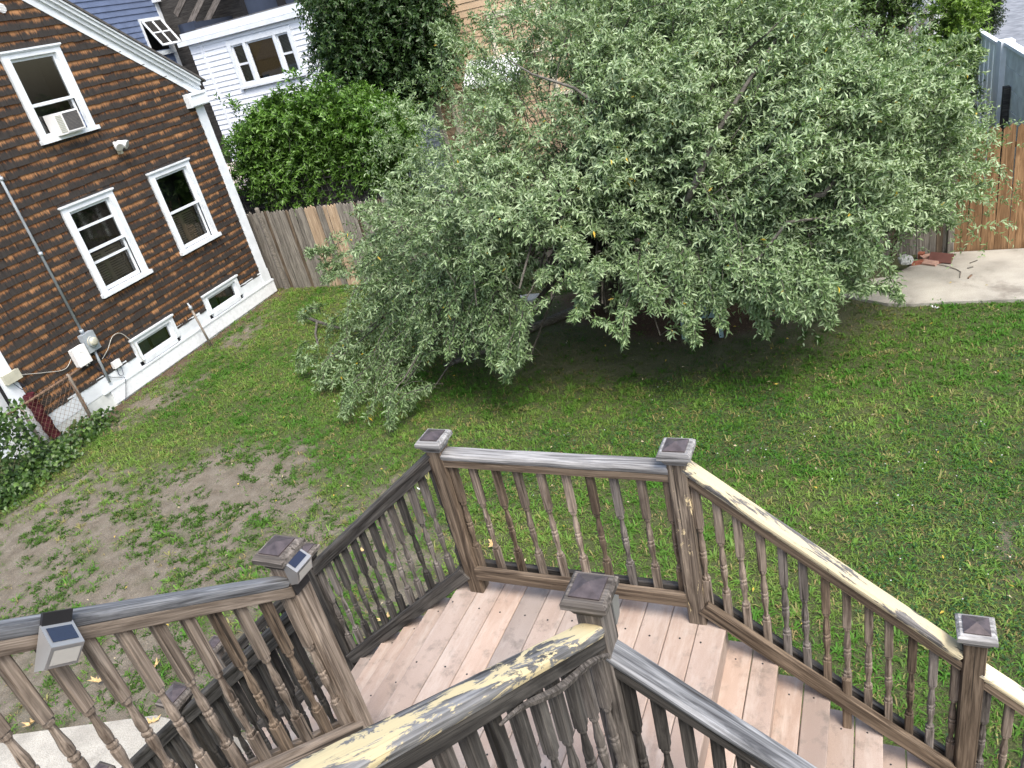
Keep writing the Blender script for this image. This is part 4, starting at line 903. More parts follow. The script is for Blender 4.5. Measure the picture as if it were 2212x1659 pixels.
def bush(name, label, cat, pixels, hy, step, r, n, depth, seed, dark, light, leaf, slen=.25, nl=10, stems=True, updir=.6, lo=.2, base=None, trunk=None, extra=None, group=None):
    C, R, N, Dr = blobset(pixels, hy, step, r, n, depth, seed, lo)
    if extra:
        for (x, y, rr, m) in extra: C.append(W(at(x, y, hy=hy-depth*.5))); R.append(rr); N.append(m); Dr.append(0)
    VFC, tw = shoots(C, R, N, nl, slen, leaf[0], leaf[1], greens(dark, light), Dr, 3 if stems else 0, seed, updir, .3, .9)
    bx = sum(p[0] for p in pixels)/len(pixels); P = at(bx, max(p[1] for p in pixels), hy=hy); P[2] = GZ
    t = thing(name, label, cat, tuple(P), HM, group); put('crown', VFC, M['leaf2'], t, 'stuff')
    if len(tw): twigs('twig', tw, .004, M['bark'], t)
    if trunk:
        mb = MB()
        for q in range(trunk[1]):
            a = q*2.3; top_ = H(C[(q*7+3) % len(C)]); mb.tube([P+(math.cos(a)*.06, math.sin(a)*.06, -.05), (P+top_)/2+(math.cos(a)*.1, 0, .1), top_], [trunk[0], trunk[0]*.7, trunk[0]*.3], 7)
        part('trunk', mb, M['bark'], t, HM, True)
    return t
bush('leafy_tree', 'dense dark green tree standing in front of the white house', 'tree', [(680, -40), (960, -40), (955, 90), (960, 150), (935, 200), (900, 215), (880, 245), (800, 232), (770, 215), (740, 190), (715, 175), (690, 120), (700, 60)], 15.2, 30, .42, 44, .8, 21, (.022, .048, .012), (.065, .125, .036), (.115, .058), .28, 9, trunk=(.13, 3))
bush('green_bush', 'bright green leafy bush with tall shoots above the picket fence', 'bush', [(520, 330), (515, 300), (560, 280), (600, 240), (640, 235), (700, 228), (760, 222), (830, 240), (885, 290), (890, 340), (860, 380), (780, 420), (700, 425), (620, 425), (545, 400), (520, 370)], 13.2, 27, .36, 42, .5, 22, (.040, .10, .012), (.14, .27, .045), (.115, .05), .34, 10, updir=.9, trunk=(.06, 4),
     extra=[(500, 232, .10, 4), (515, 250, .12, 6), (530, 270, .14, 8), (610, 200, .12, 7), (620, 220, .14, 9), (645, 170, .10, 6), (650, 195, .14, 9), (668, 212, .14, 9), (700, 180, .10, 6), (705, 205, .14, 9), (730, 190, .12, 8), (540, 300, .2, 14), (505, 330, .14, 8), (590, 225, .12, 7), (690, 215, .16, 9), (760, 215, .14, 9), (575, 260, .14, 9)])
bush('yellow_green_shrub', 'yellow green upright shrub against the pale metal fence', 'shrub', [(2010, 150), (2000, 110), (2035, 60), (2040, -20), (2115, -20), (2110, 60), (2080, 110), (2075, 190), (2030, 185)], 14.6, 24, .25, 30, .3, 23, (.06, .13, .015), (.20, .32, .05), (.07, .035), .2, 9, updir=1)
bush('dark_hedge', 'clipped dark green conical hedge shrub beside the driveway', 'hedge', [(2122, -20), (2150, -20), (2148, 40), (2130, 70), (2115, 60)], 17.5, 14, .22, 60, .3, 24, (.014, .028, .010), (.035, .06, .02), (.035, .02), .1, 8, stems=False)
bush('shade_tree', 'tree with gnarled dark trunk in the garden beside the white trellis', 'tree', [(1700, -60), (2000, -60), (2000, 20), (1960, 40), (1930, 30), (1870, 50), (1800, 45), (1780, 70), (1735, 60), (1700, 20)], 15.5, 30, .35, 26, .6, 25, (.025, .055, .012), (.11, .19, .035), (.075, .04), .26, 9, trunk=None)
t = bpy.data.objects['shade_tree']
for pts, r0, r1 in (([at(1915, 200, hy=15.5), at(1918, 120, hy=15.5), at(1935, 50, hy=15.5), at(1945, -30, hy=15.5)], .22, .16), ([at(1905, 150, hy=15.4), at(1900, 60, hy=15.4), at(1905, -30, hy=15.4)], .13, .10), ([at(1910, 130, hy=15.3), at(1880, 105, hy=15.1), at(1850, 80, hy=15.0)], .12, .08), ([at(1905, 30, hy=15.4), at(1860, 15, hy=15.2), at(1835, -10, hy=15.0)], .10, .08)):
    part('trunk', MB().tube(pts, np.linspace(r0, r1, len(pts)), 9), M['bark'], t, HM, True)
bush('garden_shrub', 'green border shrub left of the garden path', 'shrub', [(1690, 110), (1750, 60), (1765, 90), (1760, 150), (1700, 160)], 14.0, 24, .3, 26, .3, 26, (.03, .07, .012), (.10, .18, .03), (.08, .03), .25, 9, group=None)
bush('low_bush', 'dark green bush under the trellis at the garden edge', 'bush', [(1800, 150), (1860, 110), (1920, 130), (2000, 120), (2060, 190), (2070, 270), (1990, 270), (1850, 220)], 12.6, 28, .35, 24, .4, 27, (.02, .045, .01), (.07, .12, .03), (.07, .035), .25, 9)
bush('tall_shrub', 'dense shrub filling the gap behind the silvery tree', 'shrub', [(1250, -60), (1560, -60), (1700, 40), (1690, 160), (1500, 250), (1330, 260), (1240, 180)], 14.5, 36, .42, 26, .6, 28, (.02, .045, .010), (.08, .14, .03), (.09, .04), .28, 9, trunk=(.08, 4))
def flowers(name, label, cx, cy, hy, n, spread, col):
    g = np.random.default_rng(n); mb = MB(); P = at(cx, cy, hy=hy)
    for i in range(n):
        q = P+g.normal(size=3)*spread; r = .03
        mb.add([q+(r*math.cos(a), r*math.sin(a)*.6-.02, r*math.sin(a)) for a in np.linspace(0, 6.28, 6)[:-1]]+[q+(0, -.04, 0)], [(i_, (i_+1) % 5, 5) for i_ in range(5)])
    t = part(name, mb, col, None, HM); tag(t, label, 'flowers')
flowers('pink_flowers', 'cluster of pink flowers beside the garden path', 1790, 145, 13.6, 26, .12, plain('pink_petal', (.65, .10, .22), .6)); flowers('yellow_flowers', 'cluster of yellow flowers left of the garden path', 1755, 100, 14.2, 22, .14, plain('yellow_petal', (.65, .45, .03), .6))
# ------------------------------------------------------------ back fence of weathered pickets
def fence_pts(s): a = np.array([-10.75, 11.67]); b = np.array([3.95, 10.22]); return a+(b-a)*s
def picketmesh(L, w, t, mat):
    key = ('pk', round(L, 2), w, mat.name)
    if key not in _bc:
        a, b = w/2, t/2; v = [(0, -a, -b), (L-.05, -a, -b), (L-.012, -a*.35, -b), (L, 0, -b), (L-.012, a*.35, -b), (L-.05, a, -b), (0, a, -b)]; v += [(x, y, b) for x, y, _ in v]
        f = [tuple(range(7))[::-1], tuple(range(7, 14))]+[(i, (i+1) % 7, 7+(i+1) % 7, 7+i) for i in range(7)]; _bc[key] = mesh_from('picket', v, f, mat)
    return _bc[key]
def fence_line(t, P, n, z0, hgt, mats, w, jit=.012):
    a, b = np.array(P[0]), np.array(P[1]); d = (b-a)/np.linalg.norm(b-a); ang = math.atan2(d[1], d[0])
    for i in range(n):
        p = a+(b-a)*(i+.5)/n; m = mats(i); L = round(hgt+random.choice((-.02, -.01, 0, .01, .02)), 2)
        Mx = HM @ Matrix.Translation((p[0], p[1]-random.uniform(0, .004), z0+random.uniform(-jit, jit))) @ Matrix.Rotation(ang, 4, 'Z') @ Matrix.Rotation(math.pi/2, 4, 'X') @ Matrix.Rotation(math.pi/2+random.uniform(-.012, .012), 4, 'Z')
        link(bpy.data.objects.new('picket', picketmesh(L, w, .018, m)), Mx, t)
pf = thing('picket_fence', 'weathered grey stockade fence with a few new tan pickets', 'fence', (-3.4, 11, GZ), HM)
def pm(i): return M['picket_tan'] if i in (20, 21, 22, 23, 26, 27, 28, 29) else (M['picket'] if i % 7 else M['brown'])
NP = 156; fence_line(pf, (fence_pts(0), fence_pts(1)), NP, GZ-.02, 1.97, pm, .088)
for zz in (.35, 1.0, 1.6):
    a, b = fence_pts(0), fence_pts(1); board('fence_rail', (a[0], a[1]+.05, GZ+zz), (b[0], b[1]+.05, GZ+zz), .04, .085, M['dark'], pf, HM)
for s_ in (.0, .165, .33, .495, .66, .825, .995):
    p = fence_pts(s_); board('fence_post', (p[0], p[1]+.11, GZ-.1), (p[0], p[1]+.11, GZ+1.9), .09, .09, M['picket'], pf, HM, up=(0, 1, 0))
p = fence_pts(.0365); part('fence_post', MB().tube([(p[0], p[1]-.03, GZ-.1), (p[0], p[1]-.03, GZ+2.04), (p[0], p[1]-.03, GZ+2.07)], [.06, .055, .03], 10), M['picket'], pf, HM)
gt = thing('wooden_gate', 'newer brown stained picket fence panel behind the patio', 'fence', (5, 10.15, GZ), HM)
fence_line(gt, ((4.0, 10.17), (7.5, 9.85)), 38, GZ+.03, 1.93, lambda i: M['picket_red'], .088, .004)
for zz in (.3, 1.0, 1.65): board('fence_rail', (4.0, 10.22, GZ+zz), (7.5, 9.90, GZ+zz), .04, .085, M['picket_red'], gt, HM)
board('fence_post', (3.96, 10.2, GZ), (3.96, 10.2, GZ+1.7), .1, .1, M['picket'], gt, HM, up=(0, 1, 0))
of = thing('lattice_fence', 'old dark fence with lattice behind the picket fence', 'fence', (-11, 12.7, GZ), HM)
fence_line(of, ((-13.2, 12.9), (-7.5, 12.7)), 56, GZ, 2.15, lambda i: M['old_fence'], .09)
for i in range(30):
    x0 = -12.4+.16*i
    board('lattice_strip', (x0, 12.70, GZ+1.5), (x0, 12.70, GZ+2.5), .03, .012, M['old_fence'], of, HM, up=(0, 1, 0))
for i in range(7): board('lattice_strip', (-12.5, 12.685, GZ+1.5+.16*i), (-7.7, 12.685, GZ+1.5+.16*i), .03, .012, M['old_fence'], of, HM, up=(0, 1, 0))
sr = thing('shed', 'low shed with rusty metal roof behind the lattice fence', 'shed', (-13.2, 14, GZ), HM)
part('roof', MB().add([(-15.2, 13.6, .02), (-11.6, 13.6, -.02), (-11.6, 15.2, .45), (-15.2, 15.2, .45), (-15.2, 13.6, -.03), (-11.6, 13.6, -.07), (-11.6, 15.2, .4), (-15.2, 15.2, .4)], [(0, 1, 2, 3), (7, 6, 5, 4), (0, 4, 5, 1), (1, 5, 6, 2), (3, 2, 6, 7), (0, 3, 7, 4)]), plain('rust_streaked_roof_sheet', (.46, .40, .36), .7, .3, .5, 3), sr, HM)
part('wall', MB().box(-15, -11.8, 13.8, 15, GZ, -.03), M['old_fence'], sr, HM)
# ------------------------------------------------------------ tan house, metal fence, block wall, trellis, bench
TW = Wall('y', 16.5); tn = thing('tan_house', 'tan clapboard garage with cream window trim behind the silvery tree', 'house', (-3, 16.5, GZ), HM)
ta, tb = at(945, 250, hy=16.5)[0], at(1330, 100, hy=16.5)[0]; tw0 = at(968, 200, hy=16.5); tw1 = at(1022, 285, hy=16.5)
th_ = (tw0[0], tw1[0]+.05, tw1[2], tw0[2]); 
part('wall', wallcols(TW, [ta, tb], GZ, lambda u: 4.6, [(th_[0]+.1, th_[1]-.1, th_[2]+.1, th_[3]-.1)], -.02), M['tanside'], tn, HM); part('house_body', MB().box(ta+.1, tb-.1, 17.2, 23, GZ, 4.6), M['tanside'], tn, HM)
zz = -1.8
while zz < 4.5:
    if zz+.16 < th_[2] or zz > th_[3]: siding(tn, TW, ta, tb, zz, .16, M['tanside'], HM)
    else: siding(tn, TW, th_[1]-.02, tb, zz, .16, M['tanside'], HM); siding(tn, TW, ta, th_[0]+.02, zz, .16, M['tanside'], HM)
    zz += .16
w_, (a, b, c, d) = window(tn, TW, *th_, M['cream'], HM, cas=.13, hung=False, sill=True)
mb = MB()
for q in (1, 2): TW.box(mb, a+(b-a)*q/3-.02, a+(b-a)*q/3+.02, -.03, .0, c, d)
for q in (1, 2, 3): TW.box(mb, a+.04, b-.04, -.03, -.002, c+(d-c)*q/4-.02, c+(d-c)*q/4+.02)
part('muntin', mb, M['cream'], w_, HM)
mb = MB(); TW.box(mb, ta-.02, ta+.16, -.02, .05, GZ, 4.6); part('corner_board', mb, M['cream'], tn, HM)
q0 = at(1045, 215, hy=16.5)[0]; mb = MB(); TW.box(mb, q0, q0+.18, -.02, .05, GZ, 1.6); part('corner_board', mb, M['cream'], tn, HM)
pr_ = [at(1000, 180, hy=15.9), at(1120, 150, hy=15.9)]; mb = MB(); a_, b_ = pr_
mb.add([(a_[0], 15.8, 1.15), (b_[0], 15.8, 1.15), (b_[0], 16.6, 1.75), (a_[0], 16.6, 1.75), (a_[0], 15.8, 1.08), (b_[0], 15.8, 1.08), (b_[0], 16.6, 1.68), (a_[0], 16.6, 1.68)], [(0, 1, 2, 3), (7, 6, 5, 4), (0, 4, 5, 1), (1, 5, 6, 2), (3, 2, 6, 7), (0, 3, 7, 4)]); part('porch_roof', mb, M['vinyl'], tn, HM)
u0 = at(1185, 115, hy=16.5); window(tn, TW, u0[0], u0[0]+.95, u0[2]-1.0, u0[2]+.25, M['cream'], HM, cas=.12)
u0 = at(1060, 75, hy=16.5); window(tn, TW, u0[0], u0[0]+1.4, u0[2]-.6, u0[2]+.5, M['cream'], HM, cas=.14)
mf = thing('metal_fence', 'pale grey sheet metal fence panel behind the brown pickets', 'fence', (5.2, 14, GZ), HM)
fx = 4.95; f0, f1 = at(2093, 52, hx=fx), at(2160, 100, hx=fx)
ya, yb = f1[1], f0[1]; n = 16; zt = (f0[2]+f1[2])/2
for i in range(n):
    y0_ = ya+(yb-ya)*i/n; y1_ = ya+(yb-ya)*(i+1)/n
    mb = MB(); mb.box(fx-.012 if i % 2 else fx-.03, fx+.0, y0_+.004, y1_-.004, GZ, zt); part('fence_sheet', mb, M['fence_metal'], mf, HM)
part('top_cap', MB().box(fx-.05, fx+.03, ya-.02, yb+.02, zt, zt+.05), M['trim'], mf, HM)
part('fence_post', MB().box(fx-.05, fx+.1, ya-.1, ya, GZ, zt+.06), M['trim'], mf, HM); part('fence_post', MB().box(fx-.05, fx+.1, yb+.02, yb+.14, GZ, zt+.12), M['trim'], mf, HM)
bw = thing('panel_wall', 'grey stained board wall at the right edge above the brown fence', 'wall', (5.1, 11.5, GZ), HM)
g0 = at(2178, 97, hx=fx); yb2 = g0[1]; zt2 = g0[2]; n = 9; z_ = GZ
for i in range(n):
    h_ = (zt2-GZ)/n; part('wall_board', MB().box(fx-.02, fx+.03, 10.35, yb2-.02, GZ+h_*i+.006, GZ+h_*(i+1)-.004), M['concrete_wall'], bw, HM)
part('top_cap', MB().box(fx-.06, fx+.06, 10.35, yb2, zt2, zt2+.05), M['trim'], bw, HM)
part('wall_post', MB().box(fx-.1, fx+.1, yb2, yb2+.28, GZ, zt2+.06), M['trim'], bw, HM); part('hinge_post', MB().box(fx-.12, fx-.03, yb2-.55, yb2-.42, GZ, zt2-.55), M['old_fence'], bw, HM)
tr = thing('garden_trellis', 'white lattice trellis post beside the gnarled tree', 'trellis', tuple(at(1988, 80, hy=15.2)*np.array([1, 1, 0])+np.array([0, 0, GZ])), HM)
p0, p1 = at(1975, 90, hy=15.2), at(2003, 80, hy=15.2); zz0, zz1 = GZ+.3, 1.2
for u in (p0[0], p1[0]): board('upright', (u, 15.2, GZ), (u, 15.2, 1.6), .05, .05, M['trim'], tr, HM, up=(0, 1, 0))
h_ = p1[0]-p0[0]; z_ = GZ+.3
while z_ < 1.4: board('lattice_strip', (p0[0], 15.19, z_), (p1[0], 15.19, z_+h_), .028, .012, M['trim'], tr, HM, up=(0, 1, 0)); board('lattice_strip', (p0[0], 15.175, z_+h_), (p1[0], 15.175, z_), .028, .012, M['trim'], tr, HM, up=(0, 1, 0)); z_ += h_*.75
be = thing('garden_bench', 'white slatted garden bench in the shade behind the tree', 'bench', tuple(at(1855, 110, hy=16.4)), HM)
bp = at(1855, 88, hy=16.4)
for i in range(7): board('bench_slat', (bp[0]-.9, 16.4+.03*i, bp[2]-.3+.09*i), (bp[0]+.8, 16.4+.03*i, bp[2]-.3+.09*i), .055, .02, M['trim'], be, HM, up=(0, 1, 0))
for dx in (-.85, .75): board('leg', (bp[0]+dx, 16.38, GZ), (bp[0]+dx, 16.38, bp[2]+.3), .06, .06, M['trim'], be, HM, up=(0, 1, 0))
bf = thing('board_fence', 'tall pale board fence at the back of the garden', 'fence', (2, 20, GZ), HM)
for i in range(34): board('fence_board', (-1+.2*i, 20, GZ), (-1+.2*i, 20, .4+.02*(i % 3)), .19, .02, M['picket'] if i % 5 else M['concrete_wall'], bf, HM, up=(0, 1, 0))
# ------------------------------------------------------------ chain link corner, ivy, pipe, red bundle
CX = -10.13
cf = thing('chain_link_fence', 'rusty chain link fence end with pipe rail by the house corner', 'fence', (CX, 5.0, GZ), HM)
e0, e1, e2 = at(257, 1192-155, hx=CX), at(0, 0, hx=CX), 0
def e6(x, y): return x*700/1659*2212/4096, (1200+y*700/1659)*2212/4096
r0 = at(*e6(768, 655), hx=CX); r1 = at(*e6(0, 1120), hx=CX); pz = at(*e6(650, 728), hx=CX); zr = float(np.mean([r0[2], r1[2], pz[2]]))
part('top_rail', MB().tube([(CX, r1[1]-1.2, zr-.01), (CX, pz[1], zr), (CX, r0[1], zr+.01)], .021, 10), M['rust'], cf, HM, True)
part('fence_post', MB().tube([(CX, pz[1], GZ-.1), (CX, pz[1], zr+.02), (CX, pz[1], zr+.05)], [.032, .032, .015], 12), M['pipe'], cf, HM, True)
part('fence_post', MB().tube([(CX, pz[1]-1.0, GZ-.1), (CX, pz[1]-1.0, zr)], .03, 10), M['pipe'], cf, HM, True)
mb = MB(); s_ = .052; y = pz[1]+.02; i = 0
while y > r1[1]-1.1:
    pts = []
    for j in range(24):
        z = zr+.06-j*s_
        if z < GZ: break
        pts.append((CX+.022+.005*(j % 2), y-(s_*.5 if (j+i) % 2 else -s_*.5)*1.0, z))
    mb.tube(pts, .0028, 4, False); y -= s_; i += 1
part('chain_mesh', mb, M['rust'], cf, HM)
part('tie_wire', MB().tube([(CX+.03, pz[1]-.05, zr-.08), (CX+.05, pz[1]-.01, zr-.5), (CX+.04, pz[1]-.02, zr-.65)], .01, 5), M['rust'], cf, HM)
rb = MB(); g = np.random.default_rng(4); c0 = at(*e6(260, 900), hx=-10.3); c1 = at(*e6(520, 1290), hx=-10.2)
pts = [c0*(1-t)+c1*t for t in np.linspace(0, 1, 14)]
for q in range(7):
    a = q*.9; rb.tube([p+np.array([.05*math.cos(a+i*.5), .05*math.sin(a+i*.5), 0]) for i, p in enumerate(pts)], [.045+.015*math.sin(i*2+q) for i in range(14)], 6)
tag(part('red_bundle', rb, M['maroon'], None, HM), 'dark red bundled netting standing behind the chain link fence', 'bundle')
pp = gnd(458, 748); pipe = thing('ground_pipe', 'old grey iron pipe standing upright beside the foundation', 'pipe', tuple(pp), HM)
ptop = at(405, 655, hx=pp[0]); part('shaft', MB().tube([pp+(0, 0, -.1), np.array([pp[0], ptop[1]+.03, ptop[2]-.16])], .024, 10), M['pipe'], pipe, HM, True)
part('fitting', MB().tube([np.array([pp[0], ptop[1]+.03, ptop[2]-.16]), np.array([pp[0], ptop[1]+.025, ptop[2]-.08]), np.array([pp[0], ptop[1]+.02, ptop[2]-.075]), np.array([pp[0], ptop[1], ptop[2]])], [.034, .034, .018, .013], 10), M['galv'], pipe, HM, True)
g = np.random.default_rng(9); P = []; Nn = []
def ivyat(n, fy, fx, fz): P.append(np.c_[fx(n), fy(n), fz(n)])
ivyat(1500, lambda n: g.uniform(2.6, 5.55, n), lambda n: -10.2+g.uniform(-.15, .55, n)*g.random(n)**.5, lambda n: GZ+.02+.28*g.random(n))
ivyat(1300, lambda n: 2.6+1.6*g.random(n)**.8, lambda n: -10.1+g.uniform(-.1, .3, n), lambda n: GZ+.1+1.15*g.random(n)**.8)
ivyat(500, lambda n: 2.4+2.0*g.random(n), lambda n: -9.7+g.uniform(-.2, .35, n)*g.random(n), lambda n: GZ+.02+.25*g.random(n))
Q = np.concatenate(P); Q = Q@np.stack([EXV, EYV, np.array([0, 0, 1.])]); n = len(Q)
dv = g.normal(size=(n, 3))*.6+np.array([.5, -.5, -.35]); c = np.array([.03, .07, .015])+g.random((n, 1))**2*np.array([.09, .14, .03])
iv = thing('ivy', 'green ivy climbing the chain link fence and creeping along its foot', 'ivy', (-10, 4, GZ), HM)
put('foliage', leafcloud(Q, dv, np.tile([.6, -.5, .7], (n, 1))+g.normal(size=(n, 3))*.3, .075*(.6+.7*g.random(n)), .07*(.6+.7*g.random(n)), c*(.8+.4*g.random((n, 1)))), M['leaf2'], iv, 'stuff')
# ------------------------------------------------------------ patio pieces, chair, logs, litter
PZ = GZ+.045
def rockgeo(c, s, seed):
    g = np.random.default_rng(seed); mb = MB(); n = 9; rings = []
    for j, (h, k_) in enumerate(((0, .8), (.3, 1), (.65, .85), (1, .45))):
        rings += [np.array(c)+np.array([s[0]*k_*math.cos(a)*(1+.18*g.normal()), s[1]*k_*math.sin(a)*(1+.18*g.normal()), s[2]*(h+.05*g.normal()*(h > 0))]) for a in np.linspace(0, 6.283, n, endpoint=False)]
    return mb.add(rings, [(j*n+i, j*n+(i+1) % n, (j+1)*n+(i+1) % n, (j+1)*n+i) for j in range(3) for i in range(n)]+[tuple(range(n))[::-1], tuple(range(3*n, 4*n))])
dp = at(1963, 582, z=PZ); dk = thing('stone_disc', 'stacked round grey stone discs on the patio corner', 'stone disc', tuple(dp), HM)
for r, z0, z1, dx in ((.27, 0, .03, 0), (.235, .03, .06, 0), (.21, .065, .095, -.03)): part('disc', MB().lathe([(0, z0), (r, z0), (r, z1), (0, z1)], 28, (dp[0]+dx, dp[1], PZ)), M['slate'], dk, HM)
tag(part('granite_rock', rockgeo((dp[0]-.05, dp[1]+.03, PZ+.095), (.13, .09, .14), 5), M['granite'], None, HM), 'speckled grey granite rock sitting on the stone discs', 'rock')
def brick(px, py, rz, rx, m, label, dz=0, s=(.20, .095, .06)):
    p = at(px, py, z=PZ); o = tag(part('brick', MB().box(-s[0]/2, s[0]/2, -s[1]/2, s[1]/2, 0, s[2]), m, None), label, 'brick', 'loose bricks at the fence foot')
    o.matrix_basis = HM @ Matrix.Translation((p[0], p[1], p[2]+dz)) @ Matrix.Rotation(rz, 4, 'Z') @ Matrix.Rotation(rx, 4, 'X')
def a4(x, y): return (3396+x*700/1270)*.54004, (950+y*700/1270)*.54004
brick(*a4(495, 190), .2, 0, M['brick'], 'orange red brick nearest the granite rock', s=(.20, .11, .08)); brick(*a4(522, 140), 1.2, 0, M['brick'], 'dark red brick standing against the fence', s=(.11, .09, .14))
brick(*a4(590, 195), -.6, .25, M['brick_pale'], 'pale pink brick lying tilted in the middle', s=(.21, .11, .09)); brick(*a4(560, 150), .4, .1, M['brick_pale'], 'pale brick at the back of the heap', s=(.16, .10, .09))
brick(*a4(640, 185), .1, 0, M['brick'], 'small bright red brick piece in front of the tilted slab', s=(.13, .07, .035)); brick(*a4(665, 175), -.5, .7, plain('maroon_paver', (.13, .06, .05), .9, .15), 'dark maroon paver leaning on the heap', .06, s=(.34, .17, .04))
def paint_stick(pts, r, label, nm='stick', cat='stick', m='bark'): tag(part(nm, MB().tube([at(*a4(*q), z=PZ+.012) for q in pts], r, 5), M[m], None, HM), label, cat)
paint_stick([(640, 195), (700, 205), (780, 230), (812, 250), (805, 290)], .007, 'long thin bent wire lying on the patio', 'wire', 'wire', 'pipe'); paint_stick([(878, 185), (930, 165)], .009, 'short twig on the patio nearest the fence'); paint_stick([(862, 222), (900, 212)], .012, 'brown bark piece in the middle of the patio')
paint_stick([(866, 295), (890, 272)], .014, 'dark curled leaf like scrap on the patio', 'leaf', 'leaf', 'rust')
# chair
cp_ = at(1535, 690, z=GZ); cx, cy = .30, 7.85
ch = thing('plastic_chair', 'blue grey plastic garden chair half hidden under the tree', 'chair', (cx, cy, GZ), HM)
for dx, dy, tx, ty in ((-.26, -.24, -.02, -.02), (.26, -.24, .02, -.02), (-.24, .24, -.02, .03), (.24, .24, .02, .03)):
    part('leg', MB().add([(cx+dx+tx+a*.03, cy+dy+ty+b*.022, GZ) for a, b in ((-1, -1), (1, -1), (1, 1), (-1, 1))]+[(cx+dx+a*.036, cy+dy+b*.03, GZ+.42) for a, b in ((-1, -1), (1, -1), (1, 1), (-1, 1))], [(0, 3, 2, 1), (4, 5, 6, 7), (0, 1, 5, 4), (1, 2, 6, 5), (2, 3, 7, 6), (3, 0, 4, 7)]), M['chair'], ch, HM)
part('seat', MB().box(cx-.29, cx+.29, cy-.28, cy+.27, GZ+.40, GZ+.44).box(cx-.29, cx+.29, cy-.285, cy-.255, GZ+.34, GZ+.40), M['chair'], ch, HM)
for i in range(5): part('back_slat', MB().add([(cx-.22+.1*i+a, cy+.26+b+t*.12, GZ+.42+t*.42) for t in (0, 1) for a, b in ((-.035, 0), (.035, 0), (.035, .02), (-.035, .02))], [(0, 3, 2, 1), (4, 5, 6, 7), (0, 1, 5, 4), (1, 2, 6, 5), (2, 3, 7, 6), (3, 0, 4, 7)]), M['chair'], ch, HM)
for dx in (-.29, .29): part('armrest', MB().tube([(cx+dx, cy-.22, GZ+.44), (cx+dx, cy-.22, GZ+.64), (cx+dx, cy+.3, GZ+.66)], .025, 6), M['chair'], ch, HM)
part('back_rail', MB().tube([(cx-.28, cy+.38, GZ+.84), (cx, cy+.41, GZ+.89), (cx+.28, cy+.38, GZ+.84)], .03, 6), M['chair'], ch, HM)
bl = gnd(1140, 668); tag(part('concrete_block', MB().box(bl[0]-.22, bl[0]+.2, bl[1]-.05, bl[1]+.25, GZ, GZ+.2), M['granite'], None, HM), 'grey stone block lying under the tree', 'stone block')
b0, b1, b2 = gnd(662, 698), gnd(690, 708), gnd(725, 718); z_ = np.array([0, 0, .16])
fb = thing('fallen_branch', 'sawn grey branch sticking out of the tree onto the lawn', 'branch', tuple(b0), HM)
part('stem', MB().tube([b0+z_, b1+z_*.9, b2+z_*.8, gnd(800, 735)+z_], [.035, .034, .032, .03], 8), M['bark'], fb, HM); part('fork', MB().tube([b1+z_*.9, gnd(684, 728)+z_*.5, gnd(688, 750)], [.026, .022, .02], 7), M['bark'], fb, HM)
def flat_leaf(p, s, seed, m, label, nm, cat, grp):
    g = np.random.default_rng(seed); mb = MB(); n = 14; a0 = g.random()*6.28; pts = [np.array([0, 0, .02])]
    for i in range(n):
        a = 6.283*i/n; r = s*(.35+.65*abs(math.cos(a)))*(1 if i % 2 else .5); x, y = r*math.cos(a), r*.6*math.sin(a)
        pts.append(np.array([x*math.cos(a0)-y*math.sin(a0), x*math.sin(a0)+y*math.cos(a0), .02+.02*g.random()+.03*(i % 2)]))
    mb.add([np.array([p[0], p[1], GZ+.03])+q for q in pts], [(0, 1+i, 1+(i+1) % n) for i in range(n)]); tag(part(nm, mb, m, None), label, cat, grp)
for i, (q, lb) in enumerate((((-5.25, -.52), 'pale scrap leaf close under the hanging solar light'), ((-4.99, .03), 'long curled dry leaf right of the hanging solar light'), ((-4.46, .32), 'dry leaf above the small post cap in the grass'), ((-3.92, -.20), 'dry leaf beside the dark lower rail'), ((-5.75, -.75), 'dry leaf furthest left near the handrail light'), ((-1.64, 2.61), 'dry oak leaf in the grass just behind the landing post'), ((-3.15, 2.27), 'dry oak leaf seen between the left flight balusters'), ((-2.3, 1.4), 'small dry leaf seen low between the left flight balusters'))):
    flat_leaf(q, .11, i, M['dryleaf'], lb, 'oak_leaf', 'leaf', 'dry oak leaves on the lawn')
def scrap(p, s, label):
    flat_leaf(p, s, 40+int(s*100), M['paper'], label, 'paper_scrap', 'litter', None)
scrap((-3.01, 3.43), .055, 'crumpled white paper scrap on the lawn behind the landing railing'); pq = W(gnd(2019, 673)); scrap(pq, .08, 'pale plastic scrap in the grass in front of the patio')
pq = W(gnd(717, 1475/1.0*.0+737)); 
